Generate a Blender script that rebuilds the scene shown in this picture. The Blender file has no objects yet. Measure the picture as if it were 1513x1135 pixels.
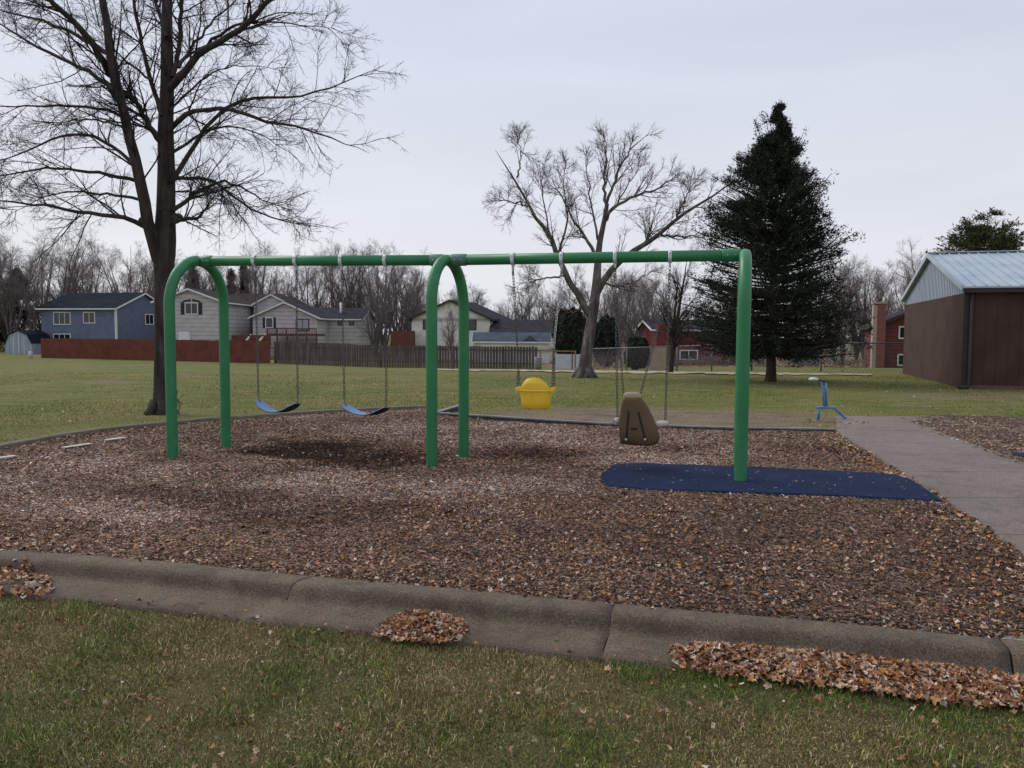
import bpy, bmesh, math, random
import numpy as np
from mathutils import Vector, Matrix
rng = np.random.default_rng(7); random.seed(7)
SC = bpy.context.scene; COL = SC.collection
PI = math.pi
# ------------------------------------------------------------------ camera
F, CH, PITCH, ROLL = 1163.0, 1.5375, 0.0630, 0.0054
cd = bpy.data.cameras.new("camera"); cam = bpy.data.objects.new("camera", cd); COL.objects.link(cam)
fw = Vector((0, math.cos(PITCH), -math.sin(PITCH))); u0 = Vector((0, math.sin(PITCH), math.cos(PITCH))); r0 = Vector((1, 0, 0))
R_ = r0 * math.cos(ROLL) + u0 * math.sin(ROLL); U_ = -r0 * math.sin(ROLL) + u0 * math.cos(ROLL)
cam.matrix_world = Matrix(((R_.x, U_.x, -fw.x, 0), (R_.y, U_.y, -fw.y, 0), (R_.z, U_.z, -fw.z, CH), (0, 0, 0, 1)))
cd.sensor_width = 36; cd.lens = F / 1513 * 36; cd.clip_start = 0.05; cd.clip_end = 3000
SC.camera = cam
# ------------------------------------------------------------------ sky and light
SUN_EL, SUN_ROT = math.radians(42), math.radians(-55)
w = bpy.data.worlds.new("World"); SC.world = w; w.use_nodes = True
nt = w.node_tree; N = nt.nodes; L = nt.links; N.clear()
out = N.new("ShaderNodeOutputWorld"); bg = N.new("ShaderNodeBackground")
sky = N.new("ShaderNodeTexSky"); sky.sky_type = 'NISHITA'; sky.sun_disc = False
sky.sun_elevation = SUN_EL; sky.sun_rotation = SUN_ROT; sky.air_density = 1.5; sky.dust_density = 3
bg.inputs[1].default_value = 0.10
tc = N.new("ShaderNodeTexCoord"); sep = N.new("ShaderNodeSeparateXYZ"); L.new(tc.outputs['Generated'], sep.inputs[0])
ramp = N.new("ShaderNodeValToRGB"); L.new(sep.outputs[2], ramp.inputs[0])
el = ramp.color_ramp.elements
el[0].position = 0.0; el[0].color = (6.6, 6.7, 7.1, 1)
el[1].position = 1.0; el[1].color = (5.0, 5.35, 6.5, 1)
e = el.new(0.10); e.color = (6.25, 6.4, 6.95, 1)
e = el.new(0.34); e.color = (5.4, 5.7, 6.65, 1)
mp = N.new("ShaderNodeMapping"); mp.inputs['Scale'].default_value = (1.2, 1.2, 6.0); L.new(tc.outputs['Generated'], mp.inputs[0])
nz = N.new("ShaderNodeTexNoise"); nz.inputs['Scale'].default_value = 1.6; nz.inputs['Detail'].default_value = 5; nz.inputs['Distortion'].default_value = .4
L.new(mp.outputs[0], nz.inputs[0])
mr = N.new("ShaderNodeMapRange"); L.new(nz.outputs[0], mr.inputs[0])
mr.inputs[1].default_value = .3; mr.inputs[2].default_value = .7; mr.inputs[3].default_value = .935; mr.inputs[4].default_value = 1.05
vm = N.new("ShaderNodeVectorMath"); vm.operation = 'SCALE'; L.new(ramp.outputs[0], vm.inputs[0]); L.new(mr.outputs[0], vm.inputs['Scale'])
mx = N.new("ShaderNodeMixRGB"); mx.inputs[0].default_value = .93
L.new(sky.outputs[0], mx.inputs[1]); L.new(vm.outputs[0], mx.inputs[2]); L.new(mx.outputs[0], bg.inputs[0]); L.new(bg.outputs[0], out.inputs[0])
sl = bpy.data.lights.new("sun", 'SUN'); sl.energy = 1.5; sl.angle = math.radians(32); sl.color = (1, .96, .9)
so = bpy.data.objects.new("sun", sl); COL.objects.link(so)
sd = Vector((math.sin(SUN_ROT) * math.cos(SUN_EL), math.cos(SUN_ROT) * math.cos(SUN_EL), math.sin(SUN_EL)))
so.rotation_euler = sd.to_track_quat('Z', 'Y').to_euler()
SC.view_settings.view_transform = 'Standard'; SC.view_settings.look = 'None'; SC.view_settings.exposure = 0.34; SC.view_settings.gamma = 1.0
# ------------------------------------------------------------------ pixel -> place helpers (authoring coordinates of the survey photo)
def ray(px, py):
    d = R_ * ((px - 756.5) / F) + U_ * ((567.5 - py) / F) + fw
    return np.array(d)
CAM = np.array([0, 0, CH])
def G(px, py, z=0.0):
    d = ray(px, py); t = (z - CH) / d[2]; return CAM + d * t
def D(px, py, Y):
    d = ray(px, py); return CAM + d * (Y / d[1])
def onplane(px, py, o, n):
    d = ray(px, py); t = np.dot(np.array(o) - CAM, n) / np.dot(d, n); return CAM + d * t
def gz(x, y):
    x = np.asarray(x, float); y = np.asarray(y, float)
    drop = 1.12 - 0.30 * np.clip((-x - 10) / 30, 0, 1)
    s = np.clip((y - 28 - 6 * np.clip((x - 6) / 8, 0, 1)) / 34, 0, 1)
    s = np.where(s < .15, s * s / .3, s - .075) / .925
    return -drop * s
def GG(px, py):
    z = 0.0
    for i in range(30):
        p = G(px, py, z)
        if not 0 < p[1] < 400: p = D(px, py, 80)
        z = .5 * z + .5 * float(gz(p[0], p[1]))
    return p
# ------------------------------------------------------------------ numpy value noise
def vn(x, y, s, seed=0):
    x = np.asarray(x, float) / s + 1000 + seed * 17.3; y = np.asarray(y, float) / s + 1000 + seed * 9.7
    xi = np.floor(x).astype(np.int64); yi = np.floor(y).astype(np.int64); fx = x - xi; fy = y - yi
    fx = fx * fx * (3 - 2 * fx); fy = fy * fy * (3 - 2 * fy)
    def h(a, b):
        n = (a * 374761393 + b * 668265263 + seed * 69069) & 0x7fffffff
        n = ((n ^ (n >> 13)) * 1274126177) & 0x7fffffff
        return ((n ^ (n >> 16)) & 0xffff) / 65535.0
    return (h(xi, yi) * (1 - fx) + h(xi + 1, yi) * fx) * (1 - fy) + (h(xi, yi + 1) * (1 - fx) + h(xi + 1, yi + 1) * fx) * fy
def fbm(x, y, s, seed=0, o=3):
    r = 0; a = 1; t = 0
    for i in range(o): r = r + a * vn(x, y, s / 2 ** i, seed + i); t += a; a *= .5
    return r / t
def inpoly(x, y, P):
    x = np.asarray(x); y = np.asarray(y); c = np.zeros(x.shape, bool); n = len(P)
    for i in range(n):
        x1, y1 = P[i][0], P[i][1]; x2, y2 = P[(i + 1) % n][0], P[(i + 1) % n][1]
        if y1 == y2: continue
        k = ((y1 > y) != (y2 > y)) & (x < (x2 - x1) * (y - y1) / (y2 - y1) + x1); c ^= k
    return c
# ------------------------------------------------------------------ object helpers
def tag(o, label=None, cat=None, group=None, kind=None):
    if label: o['label'] = label
    if cat: o['category'] = cat
    if group: o['group'] = group
    if kind: o['kind'] = kind
    return o
def empty(name, loc=(0, 0, 0), rz=0, label=None, cat=None, group=None):
    o = bpy.data.objects.new(name, None); COL.objects.link(o); o.location = loc; o.rotation_euler = (0, 0, rz); o.empty_display_size = .2
    return tag(o, label, cat, group)
def npmesh(name, V, Fc, mat, parent=None, smooth=False, col=None, link=True):
    """V (n,3); Fc int array (m,k) or list of such arrays; col per-vertex rgb"""
    V = np.asarray(V, np.float32); Fs = Fc if isinstance(Fc, list) else [Fc]
    Fs = [np.asarray(f, np.int32) for f in Fs if len(f)]
    me = bpy.data.meshes.new(name); me.vertices.add(len(V)); me.vertices.foreach_set('co', V.ravel())
    tot = np.concatenate([np.full(len(f), f.shape[1], np.int32) for f in Fs]); idx = np.concatenate([f.ravel() for f in Fs])
    me.loops.add(len(idx)); me.loops.foreach_set('vertex_index', idx)
    me.polygons.add(len(tot)); st = np.concatenate([[0], np.cumsum(tot)[:-1]]).astype(np.int32)
    me.polygons.foreach_set('loop_start', st); me.polygons.foreach_set('loop_total', tot)
    if smooth: me.polygons.foreach_set('use_smooth', np.ones(len(tot), bool))
    if col is not None:
        a = me.attributes.new('col', 'FLOAT_COLOR', 'POINT'); c = np.ones((len(V), 4), np.float32); c[:, :3] = col; a.data.foreach_set('color', c.ravel())
    me.update(calc_edges=True); me.materials.append(mat)
    o = bpy.data.objects.new(name, me)
    if link: COL.objects.link(o)
    if parent is not None: setp(o, parent)
    return o
def setp(o, parent):
    """parent keeping world coordinates that were used for the mesh"""
    bpy.context.view_layer.update(); o.parent = parent; o.matrix_parent_inverse = parent.matrix_world.inverted()
class MB:
    """collects shapes in world coordinates"""
    def __init__(s): s.bm = bmesh.new()
    def box(s, o, ux, uy, uz, bev=0):
        """box with corner o and edge vectors"""
        o, ux, uy, uz = map(Vector, (o, ux, uy, uz))
        if ux.cross(uy).dot(uz) < 0: ux, uy = uy, ux
        v = [s.bm.verts.new(o + a * ux + b * uy + c * uz) for c in (0, 1) for b in (0, 1) for a in (0, 1)]
        f = [s.bm.faces.new([v[i] for i in q]) for q in ((0, 2, 3, 1), (4, 5, 7, 6), (0, 1, 5, 4), (1, 3, 7, 5), (3, 2, 6, 7), (2, 0, 4, 6))]
        if bev: bmesh.ops.bevel(s.bm, geom=list({e for q in f for e in q.edges}), offset=bev, segments=2, affect='EDGES', profile=.6)
        return s
    def bar(s, a, b, wd, ht=None, bev=0):
        """rectangular bar from a to b"""
        a, b = Vector(a), Vector(b); d = (b - a); ht = ht or wd
        up = Vector((0, 0, 1)) if abs(d.normalized().z) < .95 else Vector((1, 0, 0))
        x = d.cross(up).normalized(); z = x.cross(d).normalized()
        return s.box(a - x * wd / 2 - z * ht / 2, d, x * wd, z * ht, bev)
    def poly(s, pts): s.bm.faces.new([s.bm.verts.new(Vector(p)) for p in pts]); return s
    def prism(s, pts, ext):
        ext = Vector(ext); a = [s.bm.verts.new(Vector(p)) for p in pts]; b = [s.bm.verts.new(Vector(p) + ext) for p in pts]; n = len(a)
        s.bm.faces.new(a[::-1]); s.bm.faces.new(b)
        for i in range(n): s.bm.faces.new((a[i], a[(i + 1) % n], b[(i + 1) % n], b[i]))
        return s
    def tube(s, pts, r, seg=12, cap=True, closed=False):
        pts = [Vector(p) for p in pts]; n = len(pts); rr = r if hasattr(r, '__len__') else [r] * n; rings = []; prev = None
        for i, p in enumerate(pts):
            if closed: t = (pts[(i + 1) % n] - pts[i - 1]).normalized()
            else: t = (pts[min(i + 1, n - 1)] - pts[max(i - 1, 0)]).normalized()
            if prev is None: x = t.orthogonal().normalized()
            else: x = (prev - t * prev.dot(t)).normalized()
            prev = x; y = t.cross(x)
            rings.append([s.bm.verts.new(p + (x * math.cos(2 * PI * k / seg) + y * math.sin(2 * PI * k / seg)) * rr[i]) for k in range(seg)])
        m = n if closed else n - 1
        for i in range(m):
            A, B = rings[i], rings[(i + 1) % n]
            for k in range(seg): s.bm.faces.new((A[k], A[(k + 1) % seg], B[(k + 1) % seg], B[k])).smooth = True
        if cap and not closed: s.bm.faces.new(rings[0][::-1]); s.bm.faces.new(rings[-1])
        return s
    def ell(s, c, r, seg=16, rings=10, rot=None):
        M = Matrix.Translation(Vector(c)) @ (rot.to_4x4() if rot else Matrix()) @ Matrix.Diagonal((r[0], r[1], r[2], 1))
        g = bmesh.ops.create_uvsphere(s.bm, u_segments=seg, v_segments=rings, radius=1, matrix=M)
        for v in g['verts']:
            for f in v.link_faces: f.smooth = True
        return s
    def loft(s, secs, cap=True, smooth=True):
        R = [[s.bm.verts.new(Vector(p)) for p in q] for q in secs]; n = len(R[0])
        for A, B in zip(R, R[1:]):
            for k in range(n):
                f = s.bm.faces.new((A[k], A[(k + 1) % n], B[(k + 1) % n], B[k])); f.smooth = smooth
        if cap: s.bm.faces.new(R[0][::-1]); s.bm.faces.new(R[-1])
        return s
    def build(s, name, mat, parent=None, **kw):
        bmesh.ops.recalc_face_normals(s.bm, faces=s.bm.faces)
        me = bpy.data.meshes.new(name); s.bm.to_mesh(me); s.bm.free(); me.materials.append(mat)
        o = bpy.data.objects.new(name, me); COL.objects.link(o)
        if parent is not None: setp(o, parent)
        return tag(o, **kw) if kw else o
# ------------------------------------------------------------------ materials
def M_(name, base=(.5, .5, .5), rough=.7, metal=0, spec=.5):
    m = bpy.data.materials.new(name); m.use_nodes = True; b = m.node_tree.nodes['Principled BSDF']
    b.inputs['Base Color'].default_value = (*base, 1); b.inputs['Roughness'].default_value = rough; b.inputs['Metallic'].default_value = metal
    b.inputs['Specular IOR Level'].default_value = spec
    return m
class NT:
    def __init__(s, m): s.m = m; s.nt = m.node_tree; s.b = s.nt.nodes['Principled BSDF']
    def n(s, t, **kw):
        x = s.nt.nodes.new(t)
        for k, v in kw.items():
            if hasattr(x, k): setattr(x, k, v)
        return x
    def l(s, a, b): s.nt.links.new(a, b)
    def coord(s, scale=(1, 1, 1), kind='Object', rot=(0, 0, 0)):
        t = s.n("ShaderNodeTexCoord"); m = s.n("ShaderNodeMapping"); m.inputs['Scale'].default_value = scale; m.inputs['Rotation'].default_value = rot
        s.l(t.outputs[kind], m.inputs[0]); return m.outputs[0]
    def noise(s, scale, detail=4, co=None, dist=0, rough=.55):
        x = s.n("ShaderNodeTexNoise"); x.inputs['Scale'].default_value = scale; x.inputs['Detail'].default_value = detail
        x.inputs['Distortion'].default_value = dist; x.inputs['Roughness'].default_value = rough
        if co is not None: s.l(co, x.inputs[0])
        return x.outputs[0]
    def ramp(s, fac, stops):
        r = s.n("ShaderNodeValToRGB"); s.l(fac, r.inputs[0]); e = r.color_ramp.elements
        e[0].position, e[0].color = stops[0][0], (*stops[0][1], 1); e[1].position, e[1].color = stops[-1][0], (*stops[-1][1], 1)
        for p, c in stops[1:-1]: q = e.new(p); q.color = (*c, 1)
        return r.outputs[0]
    def mix(s, fac, a, b, mode='MIX'):
        x = s.n("ShaderNodeMixRGB"); x.blend_type = mode
        for i, v in ((0, fac), (1, a), (2, b)):
            if isinstance(v, (int, float)): x.inputs[i].default_value = v if i == 0 else (v, v, v, 1)
            elif isinstance(v, tuple): x.inputs[i].default_value = (*v, 1)
            else: s.l(v, x.inputs[i])
        return x.outputs[0]
    def bump(s, h, strength=.3, dist=.01, nrm=None):
        x = s.n("ShaderNodeBump"); x.inputs['Strength'].default_value = strength; x.inputs['Distance'].default_value = dist; s.l(h, x.inputs['Height'])
        if nrm is not None: s.l(nrm, x.inputs['Normal'])
        s.l(x.outputs[0], s.b.inputs['Normal']); return x.outputs[0]
    def base(s, c): s.l(c, s.b.inputs['Base Color']); return s
def noisy(name, c1, c2, scale=5, rough=.8, bump=.3, bd=.01, spec=.4, metal=0, fine=60, stretch=(1, 1, 1), c3=None):
    m = M_(name, c1, rough, metal, spec); t = NT(m); co = t.coord(stretch)
    f = t.noise(scale, 6, co); st = [(.32, c1), (.68, c2)]
    if c3: st = [(.28, c1), (.5, c2), (.72, c3)]
    c = t.ramp(f, st); f2 = t.noise(fine, 3, co)
    c = t.mix(.35, c, t.ramp(f2, [(.3, (.35, .35, .35)), (.7, (.75, .75, .75))]), 'OVERLAY'); t.base(c); t.bump(f2, bump, bd); return m
def vcol(name, rough=.85, spec=.2, mul=60, trans=0):
    m = M_(name, (.2, .2, .2), rough, 0, spec); t = NT(m); a = t.n("ShaderNodeAttribute"); a.attribute_name = 'col'
    f = t.noise(mul, 3, t.coord()); c = t.mix(.5, a.outputs['Color'], t.ramp(f, [(.3, (.3, .3, .3)), (.7, (.72, .72, .72))]), 'OVERLAY'); t.base(c)
    return m
def siding(name, c, pitch=.2, vertical=False, dirt=.12, rough=.6, gv=1.0):
    m = M_(name, c, rough, 0, .3); t = NT(m); co = t.coord()
    sp = t.n("ShaderNodeSeparateXYZ"); t.l(co, sp.inputs[0])
    if vertical:
        ad = t.n("ShaderNodeMath", operation='ADD'); t.l(sp.outputs[0], ad.inputs[0]); t.l(sp.outputs[1], ad.inputs[1]); src = ad.outputs[0]
    else: src = sp.outputs[2]
    dv = t.n("ShaderNodeMath", operation='DIVIDE'); t.l(src, dv.inputs[0]); dv.inputs[1].default_value = pitch
    fr = t.n("ShaderNodeMath", operation='FRACT'); t.l(dv.outputs[0], fr.inputs[0])
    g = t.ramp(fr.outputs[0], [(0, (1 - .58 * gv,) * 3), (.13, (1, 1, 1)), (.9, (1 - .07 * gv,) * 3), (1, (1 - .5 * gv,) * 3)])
    n = t.noise(1.3, 5, co); d = t.ramp(n, [(.3, (1 - dirt * 2,) * 3), (.7, (1, 1, 1))])
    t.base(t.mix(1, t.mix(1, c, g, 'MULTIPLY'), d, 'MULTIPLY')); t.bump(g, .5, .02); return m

mt = {}
def green_paint():
    m = M_('green_powder_coat', (.02, .165, .07), .42, 0, .5); t = NT(m); co = t.coord()
    f = t.noise(3.5, 6, co); c = t.ramp(f, [(.3, (.015, .16, .052)), (.55, (.02, .19, .066)), (.75, (.045, .225, .095))])
    s2 = t.noise(38, 5, t.coord((1, 1, .35)), rough=.7); k = t.ramp(s2, [(.60, (0, 0, 0)), (.70, (1, 1, 1))])
    t.base(t.mix(t.mix(.5, (0, 0, 0), k), c, (.11, .15, .11))); r = t.ramp(f, [(.3, (.36, .36, .36)), (.7, (.55, .55, .55))]); t.l(r, t.b.inputs['Roughness'])
    t.bump(t.noise(220, 2, co), .05, .002); return m
mt['green'] = green_paint()
mt['green_faded'] = noisy('faded_green_sleeve', (.02, .15, .075), (.09, .19, .13), 14, .5, .1, .002, c3=(.14, .22, .17))
mt['galv'] = noisy('galvanised_steel', (.34, .36, .38), (.58, .60, .62), 30, .45, .1, .002, metal=.5)
mt['whiteclamp'] = noisy('zinc_clamp', (.55, .57, .58), (.78, .80, .80), 40, .5, .1, .002)
mt['chain'] = noisy('dark_chain_steel', (.045, .042, .04), (.16, .15, .14), 60, .5, .1, .002, metal=.6)
mt['bluebelt'] = noisy('blue_rubber_belt', (.16, .27, .44), (.22, .35, .53), 8, .5, .1, .002)
mt['blackrubber'] = noisy('black_rubber', (.015, .016, .02), (.035, .037, .045), 12, .6, .1, .002)
mt['yellow'] = noisy('yellow_plastic', (.80, .50, .025), (.88, .58, .045), 5, .38, .05, .002)
mt['brownplastic'] = noisy('tan_plastic', (.082, .050, .020), (.118, .074, .032), 4, .5, .1, .002)
mt['tanplastic'] = noisy('pale_tan_plastic', (.32, .25, .16), (.42, .34, .23), 6, .5, .1, .002)
mt['slotdark'] = M_('dark_slot', (.02, .015, .012), .8)
mt['cream'] = noisy('cream_bracket', (.46, .41, .30), (.6, .54, .42), 10, .6, .1, .002)
mt['navy'] = noisy('blue_rubber_mat', (.006, .015, .048), (.010, .024, .070), 3, .9, .8, .012, fine=130, spec=.2)
mt['diggerblue'] = noisy('worn_blue_paint', (.03, .12, .30), (.07, .2, .42), 12, .45, .1, .002, c3=(.16, .28, .42))
mt['offwhite'] = noisy('worn_white_plastic', (.36, .38, .38), (.52, .54, .54), 12, .6, .1, .002)
def concrete(name, a, b, moss=0.0, sc=2.5):
    m = M_(name, a, .9, 0, .25); t = NT(m); co = t.coord(); f = t.noise(sc, 7, co, .6); c = t.ramp(f, [(.3, a), (.7, b)])
    sp = t.noise(95, 4, co, rough=.7); c = t.mix(.75, c, t.ramp(sp, [(.36, (.18, .18, .18)), (.5, (.5, .5, .5)), (.66, (.88, .88, .88))]), 'OVERLAY')
    st = t.noise(5, 6, co, 1.2); c = t.mix(t.ramp(st, [(.52, (0, 0, 0)), (.72, (.6, .6, .6))]), c, tuple(x * .55 for x in a))
    if moss:
        q = t.noise(1.7, 5, t.coord((1, 1, 1)), 1.); c = t.mix(t.ramp(q, [(.52, (0, 0, 0)), (.7, (moss, moss, moss))]), c, (.05, .06, .02))
    t.base(c); t.bump(sp, .8, .006); return m
mt['curb'] = concrete('weathered_curb_concrete', (.10, .074, .052), (.155, .122, .09), .3)
mt['path'] = concrete('path_concrete', (.165, .136, .115), (.225, .19, .165), 0, 1.2)
mt['pathedge'] = concrete('path_edge_concrete', (.20, .185, .145), (.26, .24, .19), .3, 2)
mt['curb2'] = concrete('edge_curb_concrete', (.12, .10, .075), (.18, .155, .12), .4)
mt['joint'] = M_('joint_dirt', (.035, .03, .022), .95)
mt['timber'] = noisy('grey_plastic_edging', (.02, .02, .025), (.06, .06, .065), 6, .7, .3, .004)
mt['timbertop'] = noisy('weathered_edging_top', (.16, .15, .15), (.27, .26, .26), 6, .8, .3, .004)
mt['fabric'] = noisy('pale_weed_fabric', (.5, .47, .44), (.65, .62, .58), 10, .9, .3, .004)
mt['elmbark'] = noisy('dark_bark', (.020, .016, .013), (.045, .036, .030), 9, .95, 1., .04, fine=35, stretch=(1, 1, .22), c3=(.085, .07, .06))
mt['twig'] = M_('twig_bark', (.018, .014, .013), .9)
mt['maplebark'] = noisy('grey_bark', (.045, .037, .033), (.10, .086, .076), 6, .95, 1., .03, fine=28, stretch=(1, 1, .3), c3=(.24, .22, .2))
mt['mapletwig'] = M_('maple_twig_bark', (.085, .067, .06), .9)
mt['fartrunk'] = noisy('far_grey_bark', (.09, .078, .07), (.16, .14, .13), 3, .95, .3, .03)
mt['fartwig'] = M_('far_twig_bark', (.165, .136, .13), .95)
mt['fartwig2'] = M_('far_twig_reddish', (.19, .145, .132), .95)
mt['needles'] = vcol('needle_foliage', .8, .15, 6)
mt['leaf'] = vcol('fallen_leaf', .75, .3, 40)
mt['chip'] = vcol('mulch_chip', .9, .15, 70)
mt['blade'] = vcol('grass_blade', .7, .2, 8)
mt['whitetrim'] = noisy('white_trim', (.6, .6, .6), (.72, .72, .72), 3, .6, .1, .002)
mt['glass'] = M_('window_glass', (.015, .018, .022), .08, 0, .6)
mt['glasspale'] = M_('curtained_glass', (.30, .31, .33), .25, 0, .6)
mt['black'] = M_('black_paint', (.012, .012, .013), .6)
def shingle(name, a, b):
    a = tuple(.62 * x for x in a); b = tuple(.62 * x for x in b); m = noisy(name, a, b, 1.5, 1., .5, .02, spec=.05, fine=12); return m
mt['roofnavy'] = shingle('dark_blue_shingles', (.018, .026, .038), (.035, .046, .062))
mt['roofbrown'] = shingle('brown_shingles', (.05, .04, .042), (.095, .075, .072))
mt['roofgrey'] = shingle('charcoal_shingles', (.045, .045, .055), (.08, .08, .092))
mt['roofblue'] = shingle('grey_blue_shingles', (.09, .115, .145), (.15, .18, .215))
mt['bluewall'] = siding('blue_lap_siding', (.15, .18, .27), .16)
mt['greywall'] = siding('tan_grey_lap_siding', (.56, .53, .51), .42)
mt['creamwall'] = siding('cream_stucco', (.78, .76, .67), 3.0)
mt['redwall'] = siding('red_lap_siding', (.19, .035, .038), .25)
mt['brickred'] = siding('old_red_siding', (.17, .05, .042), .3)
mt['shedwhite'] = siding('pale_blue_panel', (.36, .42, .50), .4, True)
mt['playhouse'] = siding('grey_playhouse_siding', (.22, .22, .22), .2)
mt['brownwall'] = siding('brown_board_siding', (.078, .044, .032), .203, True, .22, .8, .5)
mt['browntrim'] = noisy('dark_brown_trim', (.028, .018, .015), (.045, .03, .025), 4, .7, .1, .002)
mt['brownplinth'] = noisy('brown_plinth', (.10, .062, .052), (.13, .085, .07), 4, .8, .2, .002)
mt['metalroof'] = noisy('blue_grey_metal_roof', (.30, .37, .43), (.38, .45, .51), 1.2, .45, .05, .003, metal=.1, c3=(.44, .50, .55))
mt['metalgable'] = noisy('pale_blue_metal_sheet', (.36, .42, .49), (.46, .52, .58), 1.5, .5, .05, .003, metal=.2, stretch=(1, 1, .3))
mt['redfence'] = siding('red_stained_boards', (.20, .062, .042), .14, True, .2, .85)
mt['greyfence'] = noisy('weathered_grey_boards', (.045, .032, .03), (.085, .064, .06), 3, .95, .4, .01, fine=10, stretch=(1, 1, .15), c3=(.14, .115, .11))
mt['deckred'] = noisy('red_stained_deck', (.09, .028, .02), (.15, .05, .036), 4, .85, .2, .005)
mt['palewood'] = noisy('pale_lumber', (.42, .35, .26), (.52, .45, .35), 4, .85, .2, .005)
mt['orangewood'] = noisy('orange_brown_wood', (.25, .12, .05), (.34, .18, .09), 4, .85, .2, .005)
mt['tanfence'] = siding('tan_picket', (.22, .17, .13), .15, True)
mt['brick'] = noisy('chimney_brick', (.17, .065, .05), (.25, .105, .085), 8, .9, .3, .01)
mt['brickpale'] = noisy('pale_brick', (.33, .25, .2), (.42, .33, .27), 8, .9, .3, .01)
mt['wire'] = noisy('chain_link_wire', (.10, .10, .10), (.2, .2, .2), 10, .6, .1, .002, metal=.4)
mt['whitepanel'] = noisy('white_panel', (.42, .43, .46), (.56, .57, .6), 2, .6, .1, .002)
mt['litter'] = noisy('pale_gravel', (.28, .22, .15), (.40, .32, .22), 2, .95, .5, .02, fine=20)
# ------------------------------------------------------------------ ground
CURB = [G(*p, .04) for p in ((-220, 806), (-100, 808), (0, 813), (120, 820), (240, 830), (460, 852), (700, 873), (908, 893), (1200, 918), (1475, 944))]
dx_ = CURB[-1] - CURB[-3]; CURB.append(CURB[-1] + dx_ * .8); CURB.append(CURB[-1] + dx_ * 8)
d0_ = CURB[0] - CURB[1]; CURB.insert(0, CURB[0] + d0_ * 4); CURB.insert(0, CURB[0] + d0_ * 40)
CX = np.array([p[0] for p in CURB]); CY = np.array([p[1] for p in CURB])
o_ = np.argsort(CX); CX, CY = CX[o_], CY[o_]
def cy(x): return np.interp(x, CX, CY)
LEDGE = [G(*p, 0) for p in ((-480, 800), (-300, 742), (-150, 704), (0, 670), (90, 652), (160, 642), (235, 634), (330, 625), (450, 616), (560, 610), (645, 606))]
TIMB = [G(*p, 0) for p in ((647, 616), (688, 622), (760, 627), (905, 634), (1085, 640), (1235, 642))]
PATHL = [G(*p, .03) for p in ((1235, 637), (1283, 670), (1325, 696), (1390, 737), (1452, 778), (1513, 823), (1600, 886))]
BED = LEDGE + TIMB + PATHL + [np.array([x, cy(x) - .045, 0]) for x in np.linspace(PATHL[-1][0] + .2, CX[1] + 1, 60) if x > LEDGE[0][0]]
BED2 = [G(*p, 0) for p in ((1330, 621), (1396, 616), (1513, 620), (1800, 632), (2300, 780), (1700, 775), (1490, 684), (1400, 652), (1360, 636))]
MATPX = [(886, 712), (890, 700), (906, 687), (940, 685), (1100, 690), (1240, 697), (1318, 701), (1347, 710), (1372, 725), (1394, 741), (1320, 738), (1180, 731), (1060, 727), (960, 724), (900, 719)]
MATP = [G(*p, .05) for p in MATPX]; MATP2 = [G(*p, .05) for p in ((1494, 671), (1540, 668), (1640, 680), (1600, 694), (1530, 680))]
def smooth_ell(x, y, c, rx, ry, a=0, soft=.5):
    dx, dy = x - c[0], y - c[1]; u = (dx * math.cos(a) + dy * math.sin(a)) / rx; v = (-dx * math.sin(a) + dy * math.cos(a)) / ry
    return np.clip((1 - np.sqrt(u * u + v * v)) / soft, 0, 1)
def grid_ground():
    xs = np.concatenate([-np.geomspace(400, 20.5, 26), np.arange(-20, 24.01, .3), np.geomspace(24.5, 400, 26)])
    ts = np.concatenate([np.array([-30, -12, -6, -4, -3.2, -2.8]), np.arange(-2.5, -.55, .1), [-.50, -.46, 0.02, .05, .2], np.arange(.4, 34, .28), np.arange(35, 76, 1.5), np.geomspace(80, 1500, 20)])
    X, T = np.meshgrid(xs, ts); Y = cy(np.clip(X, -40, 40)) + T
    Z = gz(X, Y)
    inb = inpoly(X, Y, BED) | inpoly(X, Y, BED2)
    Z = np.where(T < .04, -.074 + .022 * (fbm(X, Y, .5, 3) - .5) * (T > -12), Z + .05 * (fbm(X, Y, 2.5, 5) - .5) * (T > 6))
    Z = np.where((T > -.48) & (T < .04), -.2, Z); Z = np.where(inb & (T > .04), Z - .07, Z)
    # wear / dryness
    c = G(960, 612); wear = np.zeros(X.shape)
    wear = np.maximum(wear, smooth_ell(X, Y, G(970, 616), 4.8, 2.9, -.12, .5))
    wear = np.maximum(wear, .8 * smooth_ell(X, Y, G(1170, 616), 2.2, 1.6, 0, .6))
    wear = np.maximum(wear, .75 * smooth_ell(X, Y, G(1440, 585), 7, 3.2, .2, .8))
    wear = np.maximum(wear, .8 * smooth_ell(X, Y, G(1138, 562), 3.4, 2.0, 0, .8))
    wear = np.maximum(wear, .5 * smooth_ell(X, Y, G(240, 612), 1.0, .9, 0, .8))
    wear = np.maximum(wear, 1.0 * smooth_ell(X, Y, GG(172, 566), 2.2, .9, 0, .7)); wear = np.maximum(wear, .9 * smooth_ell(X, Y, GG(105, 540), 2.5, 1.6, 0, .7))
    wear = np.maximum(wear, .9 * (fbm(X, Y, 1.4, 9) > .76)); wear = np.where((Y > 60) & (X > 3), 1.6, wear)
    Vv = np.stack([X, Y, Z], -1).reshape(-1, 3); n, m = X.shape
    i = np.arange(n - 1)[:, None] * m + np.arange(m - 1)[None]; i = i.ravel()
    F4 = np.stack([i, i + 1, i + m + 1, i + m], 1)
    col = np.stack([wear.ravel(), (T.ravel() < 0).astype(float), np.zeros(wear.size)], 1)
    return Vv, F4, col
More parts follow.
